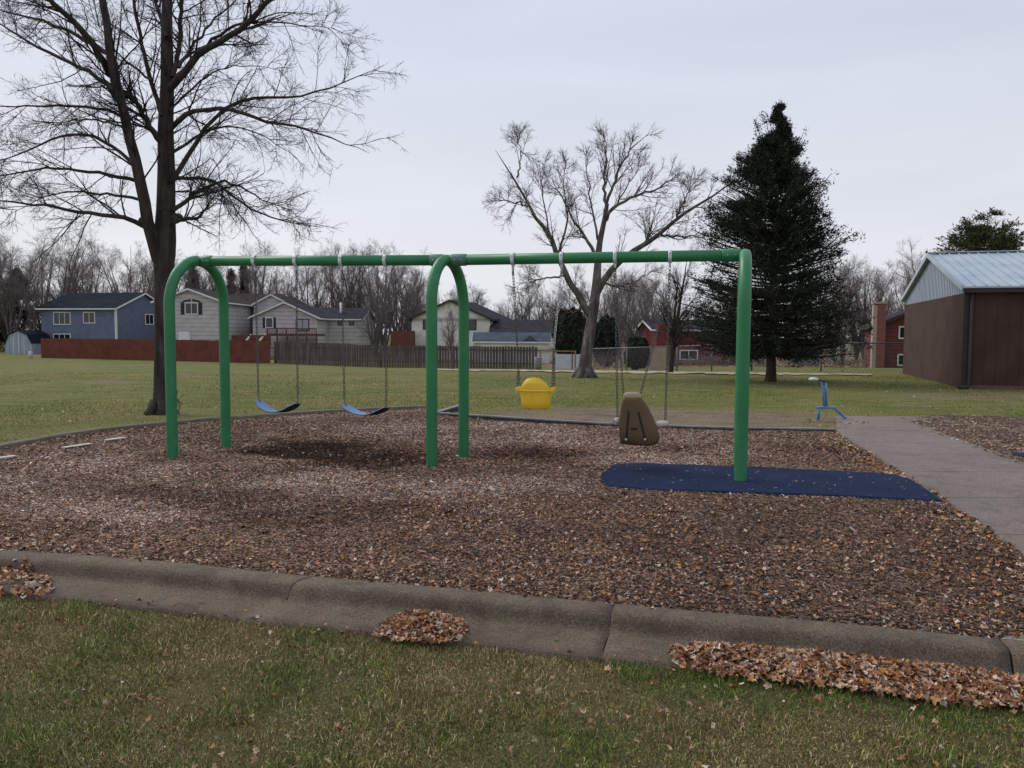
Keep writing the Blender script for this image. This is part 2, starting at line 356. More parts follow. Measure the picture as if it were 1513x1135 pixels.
def lawn_mat():
    m = M_('lawn', (.06, .08, .03), .95, 0, .1); t = NT(m); co = t.coord()
    a = t.n("ShaderNodeAttribute"); a.attribute_name = 'col'; sp = t.n("ShaderNodeSeparateColor"); t.l(a.outputs['Color'], sp.inputs[0])
    big = t.noise(.22, 5, co, .8); mid = t.noise(1.6, 6, t.coord((.6, 1.6, 1)), .5); fine = t.noise(28, 5, t.coord((.6, 1.4, 1)), rough=.7)
    c = t.ramp(big, [(.3, (.075, .112, .022)), (.5, (.11, .13, .030)), (.7, (.175, .155, .055))])
    c = t.mix(t.ramp(mid, [(.40, (0, 0, 0)), (.70, (.85, .85, .85))]), c, (.22, .18, .08))
    c = t.mix(.75, c, t.ramp(fine, [(.3, (.16, .16, .16)), (.5, (.5, .5, .5)), (.7, (.84, .84, .84))]), 'OVERLAY')
    dirt = t.ramp(t.noise(1.6, 7, t.coord((.45, 1.8, 1)), 1.2, .65), [(.30, (.075, .055, .04)), (.44, (.16, .12, .085)), (.55, (.22, .175, .12)), (.66, (.13, .125, .045)), (.8, (.18, .14, .095))])
    dirt = t.mix(.6, dirt, t.ramp(t.noise(34, 4, co, rough=.7), [(.3, (.2, .2, .2)), (.7, (.8, .8, .8))]), 'OVERLAY')
    brk = t.noise(2.2, 5, co, .8)
    mm = t.n("ShaderNodeMath", operation='MULTIPLY_ADD'); t.l(sp.outputs[0], mm.inputs[0]); mm.inputs[1].default_value = 1.15; 
    m2 = t.n("ShaderNodeMath", operation='SUBTRACT'); t.l(brk, m2.inputs[0]); m2.inputs[1].default_value = .95; t.l(m2.outputs[0], mm.inputs[2])
    m3 = t.n("ShaderNodeMath", operation='MULTIPLY'); t.l(mm.outputs[0], m3.inputs[0]); m3.inputs[1].default_value = 1.5; m3.use_clamp = True
    c = t.mix(m3.outputs[0], c, dirt)
    fine2 = t.noise(150, 4, co, rough=.75); c = t.mix(sp.outputs[1], c, t.ramp(fine2, [(.3, (.045, .04, .016)), (.5, (.10, .085, .04)), (.7, (.19, .15, .075))]))
    t.base(c); t.bump(fine, .7, .03); return m
V, F4, colr = grid_ground()
tag(npmesh('ground', V, F4, lawn_mat(), smooth=True, col=colr), kind='structure')
# ------------------------------------------------------------------ mulch beds
DARK = [(G(455, 668, 0), 1.0, .95, -.1, 1.1), (G(550, 680, 0), 1.05, .95, -.1, 1.1), (G(780, 676), .9, .75, -.1, .55), (G(320, 745), 1.3, .7, -.1, .36), (G(440, 770), 1.0, .6, -.1, .25), (G(600, 760), 1.0, .5, -.1, .2), (G(1000, 665), .7, .6, 0, .35), (G(1200, 670), 1.2, .7, 0, .3)]
def darkm(x, y):
    r = np.zeros(np.shape(x)); wob = .9 * (fbm(x, y, .45, 31) - .5)
    for c, rx, ry, a, s in DARK: r = np.maximum(r, s * np.clip(smooth_ell(x, y, c, rx, ry, a, .7) + wob * (smooth_ell(x, y, c, rx * 1.2, ry * 1.2, a, .3) > 0), 0, 1))
    return r
def mz(x, y):
    ec = np.clip((np.asarray(y) - cy(x)) / .12, 0, 1); return .022 + ec * (-.008 + .028 * fbm(x, y, .9, 1) + .018 * fbm(x, y, .16, 2)) - .09 * smooth_ell(x, y, G(500, 674), 1.7, .8, -.16, .9) - .05 * smooth_ell(x, y, G(780, 676), .8, .6, 0, .9)
def mulch_base_mat():
    m = M_('mulch', (.06, .045, .035), .95, 0, .1); t = NT(m); co = t.coord()
    v = t.n("ShaderNodeTexVoronoi"); v.inputs['Scale'].default_value = 70; t.l(t.coord((.45, 1.2, 1), rot=(0, 0, .4)), v.inputs[0])
    c = t.ramp(v.outputs['Color'], [(.15, (.03, .02, .016)), (.5, (.10, .072, .058)), (.85, (.19, .15, .13))])
    t.base(c); t.bump(v.outputs['Distance'], .8, .02); return m
mt['mulchbase'] = mulch_base_mat()
def bed(name, P, res=.06):
    P = np.array(P); x0, y0 = P[:, 0].min(), P[:, 1].min(); x1, y1 = P[:, 0].max(), P[:, 1].max()
    xs = np.arange(x0, x1 + res, res); ys = np.arange(y0, y1 + res, res); X, Y = np.meshgrid(xs, ys); Z = mz(X, Y)
    n, m = X.shape; i = (np.arange(n - 1)[:, None] * m + np.arange(m - 1)[None]).ravel()
    cx, cyy = X.ravel()[i] + res / 2, Y.ravel()[i] + res / 2; k = inpoly(cx, cyy, P); i = i[k]
    Z = np.where(inpoly(X, Y, MATP), np.minimum(Z, .012), Z)
    return tag(npmesh(name, np.stack([X, Y, Z], -1).reshape(-1, 3), np.stack([i, i + 1, i + m + 1, i + m], 1), mt['mulchbase'], smooth=True), kind='structure')
bed('mulch_bed', BED); bed('mulch_bed', BED2, .12)
def quadcloud(pos, yaw, tilt, roll, ln, wd, bend=0.):
    """quads: centre pos, length ln along local x, width wd"""
    n = len(pos); cyw, syw = np.cos(yaw), np.sin(yaw); ct, st = np.cos(tilt), np.sin(tilt); cr, sr = np.cos(roll), np.sin(roll)
    X = np.stack([cyw * ct, syw * ct, st], 1); Y0 = np.stack([-syw, cyw, np.zeros(n)], 1); Z0 = np.cross(X, Y0)
    Yv = Y0 * cr[:, None] + Z0 * sr[:, None]
    l = ln[:, None] / 2; w_ = wd[:, None] / 2
    V = np.stack([pos - X * l - Yv * w_ * .7, pos + X * l - Yv * w_, pos + X * l * .85 + Yv * w_ * .8, pos - X * l * .9 + Yv * w_], 1)
    if bend: V[:, 1, 2] += bend * ln * rng.normal(0, 1, n); V[:, 3, 2] += bend * ln * rng.normal(0, 1, n)
    return V.reshape(-1, 3), np.arange(n * 4).reshape(n, 4)
def chips(P, n, y0, y1, lmin, lmax, x0=-9, x1=9.5):
    X = rng.uniform(x0, x1, n); Y = rng.uniform(y0, y1, n)
    # denser close by: keep probability
    k = inpoly(X, Y, P) & (rng.uniform(0, 1, n) < np.clip((8.5 / np.maximum(Y, .1)) ** 1.2, .0, 1)) & (np.abs(X) < .72 * Y + 2.5)
    k &= ~((Y < cy(X) + .004 - .03 * (rng.uniform(0, 1, n) < .25))); k &= ~(inpoly(X, Y, MATP) & (rng.uniform(0, 1, n) > .008)) & ~inpoly(X, Y, MATP2)
    X, Y = X[k], Y[k]; n = len(X); Z = np.maximum(mz(X, Y), np.where(inpoly(X, Y, MATP), .063, -1)) + rng.uniform(.001, .014, n)
    sc = np.clip(Y / 8., .85, 1.25)
    ln = rng.uniform(lmin, lmax, n) * sc * rng.lognormal(0, .25, n); wd = ln * rng.uniform(.14, .4, n)
    V, F_ = quadcloud(np.stack([X, Y, Z], 1), rng.uniform(0, 2 * PI, n), rng.normal(0, .22, n), rng.normal(0, .4, n), ln, wd, .06)
    pal = np.array([(.32, .215, .155), (.23, .145, .10), (.15, .092, .064), (.08, .05, .037), (.038, .027, .022), (.35, .30, .27), (.43, .37, .325), (.30, .165, .09), (.21, .18, .165)])
    lt = np.maximum.reduce([smooth_ell(X, Y, G(*p), a, b_, -.1, .8) for p, a, b_ in (((560, 722), 1.8, .8), ((120, 690), 1.6, 1.0), ((700, 640), 3.2, 1.8), ((450, 640), 3., 1.4), ((980, 680), 1.6, 1.0), ((760, 715), 1.5, .9), ((270, 700), 1.2, .9), ((150, 760), 1.2, .7), ((900, 660), 2.5, 1.3))]); grey = np.clip((fbm(X, Y, .9, 41) - .47) * 2.2 + .75 * lt - .5 * (Y < 6.2), 0, 1.2); dk = np.clip(darkm(X, Y) * 1.15, 0, 1); grey = grey * (1 - dk); near = np.clip((X + 2.5) / 4, 0, 1) * np.clip((8.2 - Y) / 2.5, 0, 1) * (.4 + 1.2 * fbm(X, Y, .8, 71))
    wts = np.stack([.2 + 0 * grey, .2 + 0 * grey, .17 + .0 * grey, .10 + .5 * dk, .06 + .8 * dk, .05 + .26 * grey, .035 + .09 * grey, .05 + .04 * (1 - grey), .07 + .15 * grey], 1)
    wts[:, 5:7] *= (1 - dk)[:, None]; wts[:, 8] *= 1 - dk; wts[:, 0] *= (1 - .7 * dk)
    cum = np.cumsum(wts, 1); cum /= cum[:, -1:]; r = rng.uniform(0, 1, n); idx = (r[:, None] > cum).sum(1)
    c = pal[np.clip(idx, 0, 8)] * np.array([1.05, 1.0, .95]) * rng.lognormal(0, .30, (n, 1)) * (1 - dk[:, None] * np.array([.50, .62, .66])) * (1.0 - .34 * near[:, None] + .5 * np.clip(grey, 0, 1)[:, None])
    return V, F_, np.repeat(c, 4, 0)
def join(parts):
    Vs, Fs, Cs = [], [], []; o = 0
    for v, f, c in parts: Vs.append(v); Fs.append(f + o); Cs.append(c); o += len(v)
    return np.concatenate(Vs), np.concatenate(Fs), np.concatenate(Cs)
V, F_, C_ = join([chips(BED, 900000, 3.6, 7.2, .012, .034), chips(BED, 1150000, 7.2, 15.8, .013, .030), chips(BED, 6000, 3.6, 9, .045, .085), chips(BED2, 200000, 5, 16, .016, .032, 4.5, 15)])
tag(npmesh('wood_chips', V, F_, mt['chip'], col=C_), 'brown and grey wood chips covering the playground beds', 'wood chips', kind='stuff')
# ------------------------------------------------------------------ front curb with gutter, in cast lengths
PROF = [(0.0, -.2), (0.0, .040), (.015, .047), (.125, .049), (.155, .044), (.174, .030), (.186, .008), (.195, -.016), (.208, -.036), (.232, -.045), (.40, -.049), (.53, -.052), (.535, -.2)]
cp = [np.array([x, cy(x)]) for x in np.linspace(-14, 12, 520)]
def curb_seg(x0, x1, skew0=0, skew1=0, jag=0.0):
    xs = np.linspace(x0, x1, max(3, int((x1 - x0) / .07))); n = len(xs); V = []
    for i, x in enumerate(xs):
        t = np.array([1, (cy(x + .25) - cy(x - .25)) / .5]); t /= np.linalg.norm(t); nn = np.array([t[1], -t[0]])
        for j, (b, z) in enumerate(PROF):
            sx = 0
            if i == 0: sx = skew0 * b + jag * random.uniform(-1, 1)
            if i == n - 1: sx = skew1 * b + jag * random.uniform(-1, 1)
            p = np.array([x, cy(x)]) + nn * b + t * sx; V.append((p[0], p[1], z + .006 * (float(vn(x, b, .4, 77)) - .5)))
    m = len(PROF); i = (np.arange(n - 1)[:, None] * m + np.arange(m - 1)[None]).ravel()
    F1 = np.stack([i, i + m, i + m + 1, i + 1], 1)
    # end caps
    a = list(range(m)); b = [(n - 1) * m + k for k in range(m)][::-1]
    o = npmesh('curb', V, [F1, np.array([a]), np.array([b])], mt['curb'], smooth=False); tag(o, kind='structure')
    for p in o.data.polygons: p.use_smooth = len(p.vertices) == 4
    return o
j1, j2, j3 = G(466, 853, .04)[0], G(908, 893, .04)[0], G(1474, 944, .04)[0]
curb_seg(-9, j1 - .004, 0, -.34, .006); curb_seg(j1 + .004, j2 - .0025, -.34, 0, .006); curb_seg(j2 + .0025, j3 - .004, 0, .02); curb_seg(j3 + .006, j3 + 3, .02, 0)
V = []
xs = np.linspace(-9, j3 + 3, 60)
for x in xs: V += [(x, cy(x) - .02, -.1), (x, cy(x) - .45, -.115)]
i = np.arange(59) * 2
tag(npmesh('curb_joint_dirt', V, np.stack([i, i + 1, i + 3, i + 2], 1), mt['joint']), kind='structure')
# corner slab at the right
b = MB(); q = [(j3 + .02, cy(j3 + .02) + .012), (j3 + 2.9, cy(j3 + 2.9) + .012), (j3 + 2.9, cy(j3) + 1.2)]; e_ = G(1513, 929, .04); q.append((e_[0], e_[1]))
b.prism([(x, y, -.15) for x, y in q], (0, 0, .188)).build('pavement', mt['pathedge'], kind='structure')
# left edge curb
def ribbon(pts, wd, z0, z1, name, mat, bev=.012, **kw):
    P = [np.array(p[:2]) for p in pts]; out = []
    # resample
    s = [0]; 
    for a, b_ in zip(P, P[1:]): s.append(s[-1] + np.linalg.norm(b_ - a))
    u = np.linspace(0, s[-1], max(2, int(s[-1] / .25))); X = np.interp(u, s, [p[0] for p in P]); Y = np.interp(u, s, [p[1] for p in P])
    V = []
    pr = [(0, z0), (0, z1 - bev), (bev, z1), (wd - bev, z1), (wd, z1 - bev), (wd, z0)]
    for i in range(len(u)):
        a = max(i - 1, 0); c = min(i + 1, len(u) - 1); t = np.array([X[c] - X[a], Y[c] - Y[a]]); t /= np.linalg.norm(t); nn = np.array([-t[1], t[0]])
        for d, z in pr: V.append((X[i] + nn[0] * d, Y[i] + nn[1] * d, z + .012 * (float(vn(X[i], Y[i], .8, 5)) - .5)))
    m = 6; n = len(u); i = (np.arange(n - 1)[:, None] * m + np.arange(m - 1)[None]).ravel()
    return tag(npmesh(name, V, [np.stack([i, i + m, i + m + 1, i + 1], 1), np.array([list(range(6))]), np.array([[(n - 1) * m + k for k in range(6)][::-1]])], mat), **kw)
ribbon(LEDGE, .17, -.1, .095, 'curb', mt['curb2'], kind='structure')
# grey plastic edging behind the bed: separate lengths
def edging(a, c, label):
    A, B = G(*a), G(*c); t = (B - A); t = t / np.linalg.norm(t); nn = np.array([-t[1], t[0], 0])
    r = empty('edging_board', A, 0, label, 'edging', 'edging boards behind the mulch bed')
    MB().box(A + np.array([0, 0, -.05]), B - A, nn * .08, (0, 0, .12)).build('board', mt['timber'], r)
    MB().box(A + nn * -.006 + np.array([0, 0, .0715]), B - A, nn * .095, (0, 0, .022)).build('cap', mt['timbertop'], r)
edging((647, 616), (684, 604), 'short grey edging board angled back from the curb end')
edging((648, 617), (903, 634), 'long grey edging board behind the yellow bucket swing')
edging((905, 634), (1084, 640), 'grey edging board behind the brown swing chair')
edging((1086, 640), (1234, 642), 'grey edging board between the green post and the path')
for k, (a, b_) in enumerate((((-6, 678), (22, 674)), ((93, 662), (134, 656)), ((156, 651), (184, 647)))):
    A, B = G(*a, .07), G(*b_, .07); t = (B - A) / np.linalg.norm(B - A); nn = np.array([-t[1], t[0], 0])
    MB().box(A - nn * .04, B - A, nn * .075, (0, 0, .012), .003).build('fabric_strip', mt['fabric'], label=['pale strip at the frame edge beside the left curb', 'longest pale strip lying against the left curb', 'short pale strip against the curb, nearest the green post'][k], cat='strip', group='pale strips along the left curb')
# ------------------------------------------------------------------ concrete path
PL = [np.array([G(x, y, .045)[0], G(x, y, .045)[1]]) for x, y in ((1236, 616), (1236, 637), (1283, 670), (1325, 696), (1390, 737), (1452, 778), (1513, 823), (1620, 902), (1690, 955))]
PR = [np.array([G(x, y, .045)[0], G(x, y, .045)[1]]) for x, y in ((1398, 615), (1345, 623), (1424, 650), (1513, 683), (1650, 722), (1800, 765), (1900, 800), (2050, 850))]
def lerp_path(P, yv):
    ys = np.array([p[1] for p in P]); o = np.argsort(ys); return np.interp(yv, ys[o], np.array([p[0] for p in P])[o])
jy = [G(1300, 615, .045)[1], G(1320, 636, .045)[1], G(1320, 654, .045)[1], G(1400, 672, .045)[1], G(1430, 697, .045)[1], G(1460, 735, .045)[1], G(1490, 790, .045)[1], G(1540, 868, .045)[1], G(1600, 950, .045)[1]]
for a, b_ in zip(jy, jy[1:]):
    n = 6; ys = np.linspace(a - .006, b_ + .006, n); Vt = []
    lw = .16
    for q, (f0, f1, mname) in enumerate((('L', 'R', 'path'),)):
        pts = []
        for y in ys:
            xl, xr = lerp_path(PL, y), max(lerp_path(PR, y), lerp_path(PL, y) + .5)
            pts.append((xl if f0 == 'L' else xl + lw + .006, xl + lw if f1 == 'E' else xr, y))
        m = MB(); top = [(p[0], p[2], .045) for p in pts] + [(p[1], p[2], .045) for p in pts[::-1]]
        m.prism([(x, y, -.12) for x, y, z in top], (0, 0, .165)); m.build('path', mt[mname], kind='structure')
m = MB(); pp = [(lerp_path(PL, y) + .01, y, .034) for y in np.linspace(jy[0], jy[-1], 20)] + [(lerp_path(PR, y) - .02, y, .034) for y in np.linspace(jy[-1], jy[0], 20)]
m.poly(pp).build('path_joint_dirt', mt['joint'], kind='structure')
# far pale gravel strip in front of the chain link fence
pts = [(x, 546.8 + (x - 640) * .0125 + random.uniform(-.5, .5), (2.2 + 1.6 * math.sin((x - 640) / 640 * PI)) * random.uniform(.5, 1.1)) for x in range(640, 1290, 9)]
Vt = []
for x, y, h in pts:
    for yy in (y - h / 2, y + h / 2 + random.uniform(-.7, .7)): p = GG(x, yy); Vt.append((p[0], p[1], float(gz(p[0], p[1])) + .035))
i = np.arange(len(pts) - 1) * 2
tag(npmesh('gravel_path', Vt, np.stack([i, i + 1, i + 3, i + 2], 1), mt['litter']), kind='structure')
# ------------------------------------------------------------------ blue mats
def mat_obj(px, label, z=.062):
    P = [G(*p, .05) for p in px]; c = np.mean(P, 0); V = []; n = len(P)
    def ring(s, zz): return [(c[0] + (p[0] - c[0]) * s[0], c[1] + (p[1] - c[1]) * s[1], zz) for p in P]
    m = MB(); secs = [ring((1, 1), -.02), ring((.998, .995), z - .012), ring((.99, .97), z), ]
    R = [[m.bm.verts.new(Vector(p)) for p in q] for q in secs]
    for A, B in zip(R, R[1:]):
        for k in range(n): m.bm.faces.new((A[k], A[(k + 1) % n], B[(k + 1) % n], B[k])).smooth = True
    m.bm.faces.new(R[-1])
    return m.build('rubber_mat', mt['navy'], label=label, cat='mat')
def densify(P, k=6, jit=1.2):
    out = []
    for a, b_ in zip(P, P[1:] + P[:1]):
        for i in range(k): t = i / k; out.append((a[0] + (b_[0] - a[0]) * t + random.uniform(-jit, jit), a[1] + (b_[1] - a[1]) * t + random.uniform(-jit, jit) * .4))
    return out
mat_obj(densify(MATPX, 5), 'long navy blue rubber mat under the right post')
mat_obj([(1494, 671), (1540, 668), (1640, 680), (1600, 694), (1530, 680)], 'small piece of navy rubber mat at the right picture edge')
# ------------------------------------------------------------------ swing set
bases = {'L': ((255, 677), (334, 661)), 'M': ((638, 691), (685, 677)), 'R': ((1094, 714), (1092, 691))}
apx = {'L': (293, 386), 'M': (661, 384.5), 'R': (1101, 377)}
frame = {}
for k in 'LMR':
    A, B = G(*bases[k][0], .03), G(*bases[k][1], .03); c = (A + B) / 2; ap = D(*apx[k], c[1]); frame[k] = (A, B, c, ap)
ss = empty('swing_set', frame['M'][2] * np.array([1, 1, 0]), 0, 'green arched-post swing set frame standing in the mulch bed', 'swing set')
PIPE = .0635; HB = {}
# straight beam line through the three arch centres (least squares in plan)
dr = frame['R'][2] - frame['L'][2]; dr[2] = 0; dr /= np.linalg.norm(dr); nrm = np.array([-dr[1], dr[0], 0])
for k in 'LMR':
    A, B, c, ap = frame[k]; spread = 1.08; top = D(*apx[k], c[1])
    # plan centre so that apex pixel lines up: intersect ray with vertical beam plane through c
    top = onplane(*apx[k], c, nrm); cen = np.array([top[0], top[1], 0]); H = top[2]; Rr = spread / 2
    hw = B - A; hw[2] = 0; hw = hw / 2; hl = np.linalg.norm(hw); cb = (A + B) / 2
    HB[k] = top; pts = []
    for z in np.linspace(-.25, H - Rr, 12): pts.append(cb - hw + np.array([0, 0, z - cb[2]]))
    for a in np.linspace(0, PI, 25)[1:-1]:
        f = (1 - math.sin(a)); cc = cen * (1 - f) + cb * f if False else cen
        off = -hw * math.cos(a); base = cb + (cen - cb * np.array([1, 1, 0])) * math.sin(a) ** 1.0
        pts.append(np.array([base[0] + off[0], base[1] + off[1], H - Rr + Rr * math.sin(a)]))
    for z in np.linspace(H - Rr, -.25, 12): pts.append(cb + hw + np.array([0, 0, z - cb[2]]))
    MB().tube(pts, PIPE, 28).build('arch_post', mt['green'], ss)
for a, b_ in (('L', 'M'), ('M', 'R')):
    A, B = HB[a], HB[b_]; d = (B - A) / np.linalg.norm(B - A)
    MB().tube([A + d * .02, B - d * .02], PIPE * .97, 28).build('crossbeam', mt['green'], ss)
for k, s, l0, l1, mm in (('L', 1, .07, .2, 'green'), ('M', -1, .05, .2, 'green_faded'), ('M', 1, .05, .23, 'green_faded'), ('R', -1, .05, .24, 'green')):
    o2 = {'L': 'M', 'R': 'M'}.get(k, 'L' if s < 0 else 'R'); d = (HB[o2] - HB[k]); d /= np.linalg.norm(d)
    MB().tube([HB[k] + d * l0, HB[k] + d * (l0 + .01), HB[k] + d * (l1 - .01), HB[k] + d * l1], [PIPE * 1.03, PIPE * 1.09, PIPE * 1.09, PIPE * 1.03], 28).build('sleeve', mt[mm], ss)
    for q_ in (.3, .7):
        cb_ = HB[k] + d * (l0 + (l1 - l0) * q_) - nrm * PIPE * 1.07; MB().tube([cb_ + nrm * .012, cb_ - nrm * .006], .0075, 8).build('sleeve_bolt', mt['galv'], ss)
clampx = [377, 438, 505, 570, 758, 830, 909, 990]
def beam_at(px):
    a, b_ = ('L', 'M') if px < 661 else ('M', 'R'); A, B = HB[a], HB[b_]
    lo, hi = 0., 1.
    for i in range(40):
        t = (lo + hi) / 2; p = A + (B - A) * t; v = p - CAM; X = np.dot(v, R_) / np.dot(v, fw) * F + 756.5
        if X < px: lo = t
        else: hi = t
    return A + (B - A) * t, (B - A) / np.linalg.norm(B - A)
CL = []
for x in clampx:
    p, d = beam_at(x)
    m = MB(); m.tube([p - d * .019, p + d * .019], PIPE * 1.13, 24)
    c = m.build('clamp', mt['whiteclamp'], ss)
    low = p + np.array([0, 0, -PIPE * 1.13])
    m = MB(); m.box(low + np.array([0, 0, -.045]) - d * .012 - nrm * .02, d * .024, nrm * .04, (0, 0, .055), .004); m.build('hanger', mt['galv'], c)
    fr = p - nrm * PIPE * 1.15
    for zz in (-.03, .03): MB().tube([fr + np.array([0, 0, zz]) + nrm * .02, fr + np.array([0, 0, zz]) - nrm * .012], .009, 8).build('bolt', mt['galv'], c)
    CL.append(low + np.array([0, 0, -.045]))
# chains -------------------------------------------------------------
def chain(m, a, b_, pitch=.034, r=.0036, wl=.012):
    a, b_ = Vector(a), Vector(b_); d = b_ - a; n = max(2, int(d.length / pitch)); t = d.normalized(); x = t.orthogonal().normalized(); y = t.cross(x); st = d / n
    for i in range(n):
        c = a + st * (i + .5); side = x if i % 2 else y; hl = pitch * .5 + r * 1.1; pts = []
        for k in range(10):
            an = 2 * PI * k / 10; pts.append(c + t * (hl - wl * .5) * (1 if math.cos(an) > 0 else -1) * (1 if abs(math.cos(an)) > .2 else 0) + t * math.cos(an) * wl * .6 + side * math.sin(an) * wl)
        m.tube(pts, r, 5, closed=True)
    return m
def P_plane(px, py, off=0): return onplane(px, py, HB['M'] + nrm * off, nrm)
def belt(i0, i1, Lp, Rp, Bp, label, coff):
    root = empty('belt_swing', (CL[i0] + CL[i1]) / 2, 0, label, 'swing', 'swings hanging from the green frame')
    A, B, Cc = P_plane(*Lp), P_plane(*Rp), P_plane(*Bp); w2 = .068
    # seat: U-shaped belt, twisted a little so that its top shows on the left half
    n = 22; top_, bot_ = [], []; ph = .85; sd_ = nrm * math.cos(ph) + dr * math.sin(ph)
    for i in range(n + 1):
        t = i / n; q = A * (1 - t) ** 2 + (2 * Cc - .5 * (A + B)) * 2 * t * (1 - t) + B * t * t
        tn = -2 * (1 - t) * A + 2 * (1 - 2 * t) * (2 * Cc - .5 * (A + B)) + 2 * t * B; tn /= np.linalg.norm(tn)
        up = np.cross(sd_, tn); up /= np.linalg.norm(up); up = up * (1 if up[2] > 0 else -1)
        ww = w2 * (1 if .1 < t < .9 else .5 + .5 * min(t, 1 - t) / .1)
        for lst, h0, h1 in ((top_, .0005, .007), (bot_, -.006, 0)): lst.append([q - sd_ * ww + up * h0, q - sd_ * ww + up * h1, q + sd_ * ww + up * h1, q + sd_ * ww + up * h0])
    MB().loft(top_, smooth=False).build('seat', mt['bluebelt'], root)
    MB().loft(bot_, smooth=False).build('seat_underside', mt['blackrubber'], root)
    for k, (top, bot) in enumerate(((CL[i0], A), (CL[i1], B))):
        e = bot + np.array([0, 0, .05]); c = chain(MB(), top, e).build('chain', mt['chain'], root)
        MB().tube([e + np.array([0, 0, .005]), e - np.array([0, 0, .03]), bot + (Cc - bot) * .12], .006, 6).build('seat_hook', mt['chain'], c)
belt(0, 1, (382, 592), (440, 596), (408, 609), 'blue belt swing nearest the left post', 0)
belt(2, 3, (509, 598), (571, 602), (540, 613), 'blue belt swing beside the middle post', 0)
# yellow bucket --------------------------------------------------------
root = empty('bucket_swing', P_plane(792, 604), 0, 'yellow plastic toddler bucket swing', 'swing', 'swings hanging from the green frame')
bc = P_plane(792, 604); ax = dr; bk = -nrm     # bk points to the viewer: the tall back
s = np.linalg.norm(P_plane(819, 574) - P_plane(766, 574)) / 2
hz = P_plane(792, 577)[2] - bc[2]; ht = P_plane(792, 557)[2] - bc[2]
def ringp(w_, d_, z, n=36, top=None):
    r = []
    for i in range(n):
        a = 2 * PI * i / n; ca, sa = math.cos(a), math.sin(a); e = .75
        x = math.copysign(abs(ca) ** e, ca) * w_; y = math.copysign(abs(sa) ** e, sa) * d_; zz = z
        if top: zz = z + (top * max(0, math.sin(a)) ** .5 * (abs(math.cos(a)) < .96) * math.sqrt(max(0, 1 - (math.cos(a) / .96) ** 2)) if sa > 0 else 0)
        r.append(bc + ax * x + bk * y + np.array([0, 0, zz]))
    return r
secs = [ringp(s * .74, .10, .004), ringp(s * .79, .115, .014), ringp(s * .82, .12, hz * .4), ringp(s * .87, .13, hz * .9), ringp(s * .88, .135, hz, top=(ht - hz) * .5), ringp(s * .84, .13, hz, top=ht - hz), ringp(s * .80, .12, hz - .003, top=(ht - hz) * .97), ringp(s * .78, .115, hz * .5), ringp(s * .7, .1, .03)]
MB().loft(secs).build('bucket', mt['yellow'], root)
rimr = [ringp(s * .87, .137, hz - .008), ringp(s * .91, .143, hz - .004), ringp(s * .91, .143, hz + .006), ringp(s * .88, .138, hz + .012)]
m = MB(); m.loft(rimr, cap=False)
for sg in (-1, 1):
    for fb in (-.05, .09):
        q = bc + ax * sg * s * .97 + bk * fb + np.array([0, 0, hz + .02]); m.box(q - ax * .02 - bk * .018 - np.array([0, 0, .03]), ax * .04, bk * .036, (0, 0, .05), .008)
m.build('rim', mt['yellow'], root)
for a in (-.09, .09): MB().tube([bc + ax * a + np.array([0, 0, .006]) + bk * .08, bc + ax * a * 1.0 + np.array([0, 0, -.004]) - bk * .08], .018, 8).build('base_rib', mt['yellow'], root)
for i, sg, px in ((4, -1, (766, 545)), (5, 1, (818, 515))):
    sp = P_plane(*px); c = chain(MB(), CL[i], sp).build('chain', mt['chain'] if sg < 0 else mt['galv'], root)
    m = MB()
    for fb in (-.05, .09): chain(m, sp, bc + ax * sg * s * .97 + bk * fb + np.array([0, 0, hz + .05]))
    m.build('chain_spreader', mt['chain'], c)
    MB().tube([CL[i] + np.array([0, 0, .03]), CL[i] - np.array([0, 0, .06])], .013, 8).build('swivel', mt['galv'], c)
# brown chair ----------------------------------------------------------
root = empty('swing_chair', P_plane(944, 655), 0, 'brown high-backed plastic swing chair seen from behind', 'swing', 'swings hanging from the green frame')
prof = [(658.5, 932, 962, .06), (657.5, 925, 967, .10), (655, 918, 971.5, .15), (648, 914.5, 974.5, .185), (638, 913.8, 973, .18), (625, 914, 968.5, .14), (612, 915.5, 963, .115), (600, 917.5, 957, .10), (592, 919.5, 951, .095), (588, 921, 948, .095)]
def chair_sec(y, x0, x1, dp, front=-.17):
    A, B = P_plane(x0, y, front), P_plane(x1, y, front); c = (A + B) / 2; hw = np.linalg.norm(B - A) / 2; r = []
    for i in range(28):
        a = 2 * PI * i / 28; ca, sa = math.cos(a), math.sin(a); r.append(c + dr * math.copysign(abs(ca) ** .7, ca) * hw + nrm * (math.copysign(abs(sa) ** .7, sa) * dp / 2 + dp * .3))
    return r
shell = MB().loft([chair_sec(*p) for p in prof]).build('shell', mt['brownplastic'], root)
MB().loft([chair_sec(589, 922, 946, .09), chair_sec(587, 920, 948.5, .11), chair_sec(583, 920.5, 947.5, .11), chair_sec(580.5, 924, 944, .09), chair_sec(579.6, 928, 940, .05)]).build('headrest', mt['tanplastic'], root)
for a, b_ in (((929, 607), (925, 648)), ((943, 608), (953, 648))):
    pts = []
    for t in np.linspace(0, 1, 10):
        x, y = a[0] + (b_[0] - a[0]) * t, a[1] + (b_[1] - a[1]) * t
        dpv = np.interp(y, [p[0] for p in prof[::-1]], [p[3] for p in prof[::-1]]); pts.append(P_plane(x, y, -.17 - dpv * .5 + dpv * .3 + .006))
    MB().tube(pts, .0135, 8).build('slot', mt['slotdark'], root)
    q = P_plane(b_[0], b_[1] + 1.5, -.17 - .185 * .2 - .002)
    MB().ell(q, (.014, .014, .014), 10, 8).build('bolt_cap', mt['cream'], root)
q = P_plane(937, 634, -.17 - .165 * .2)
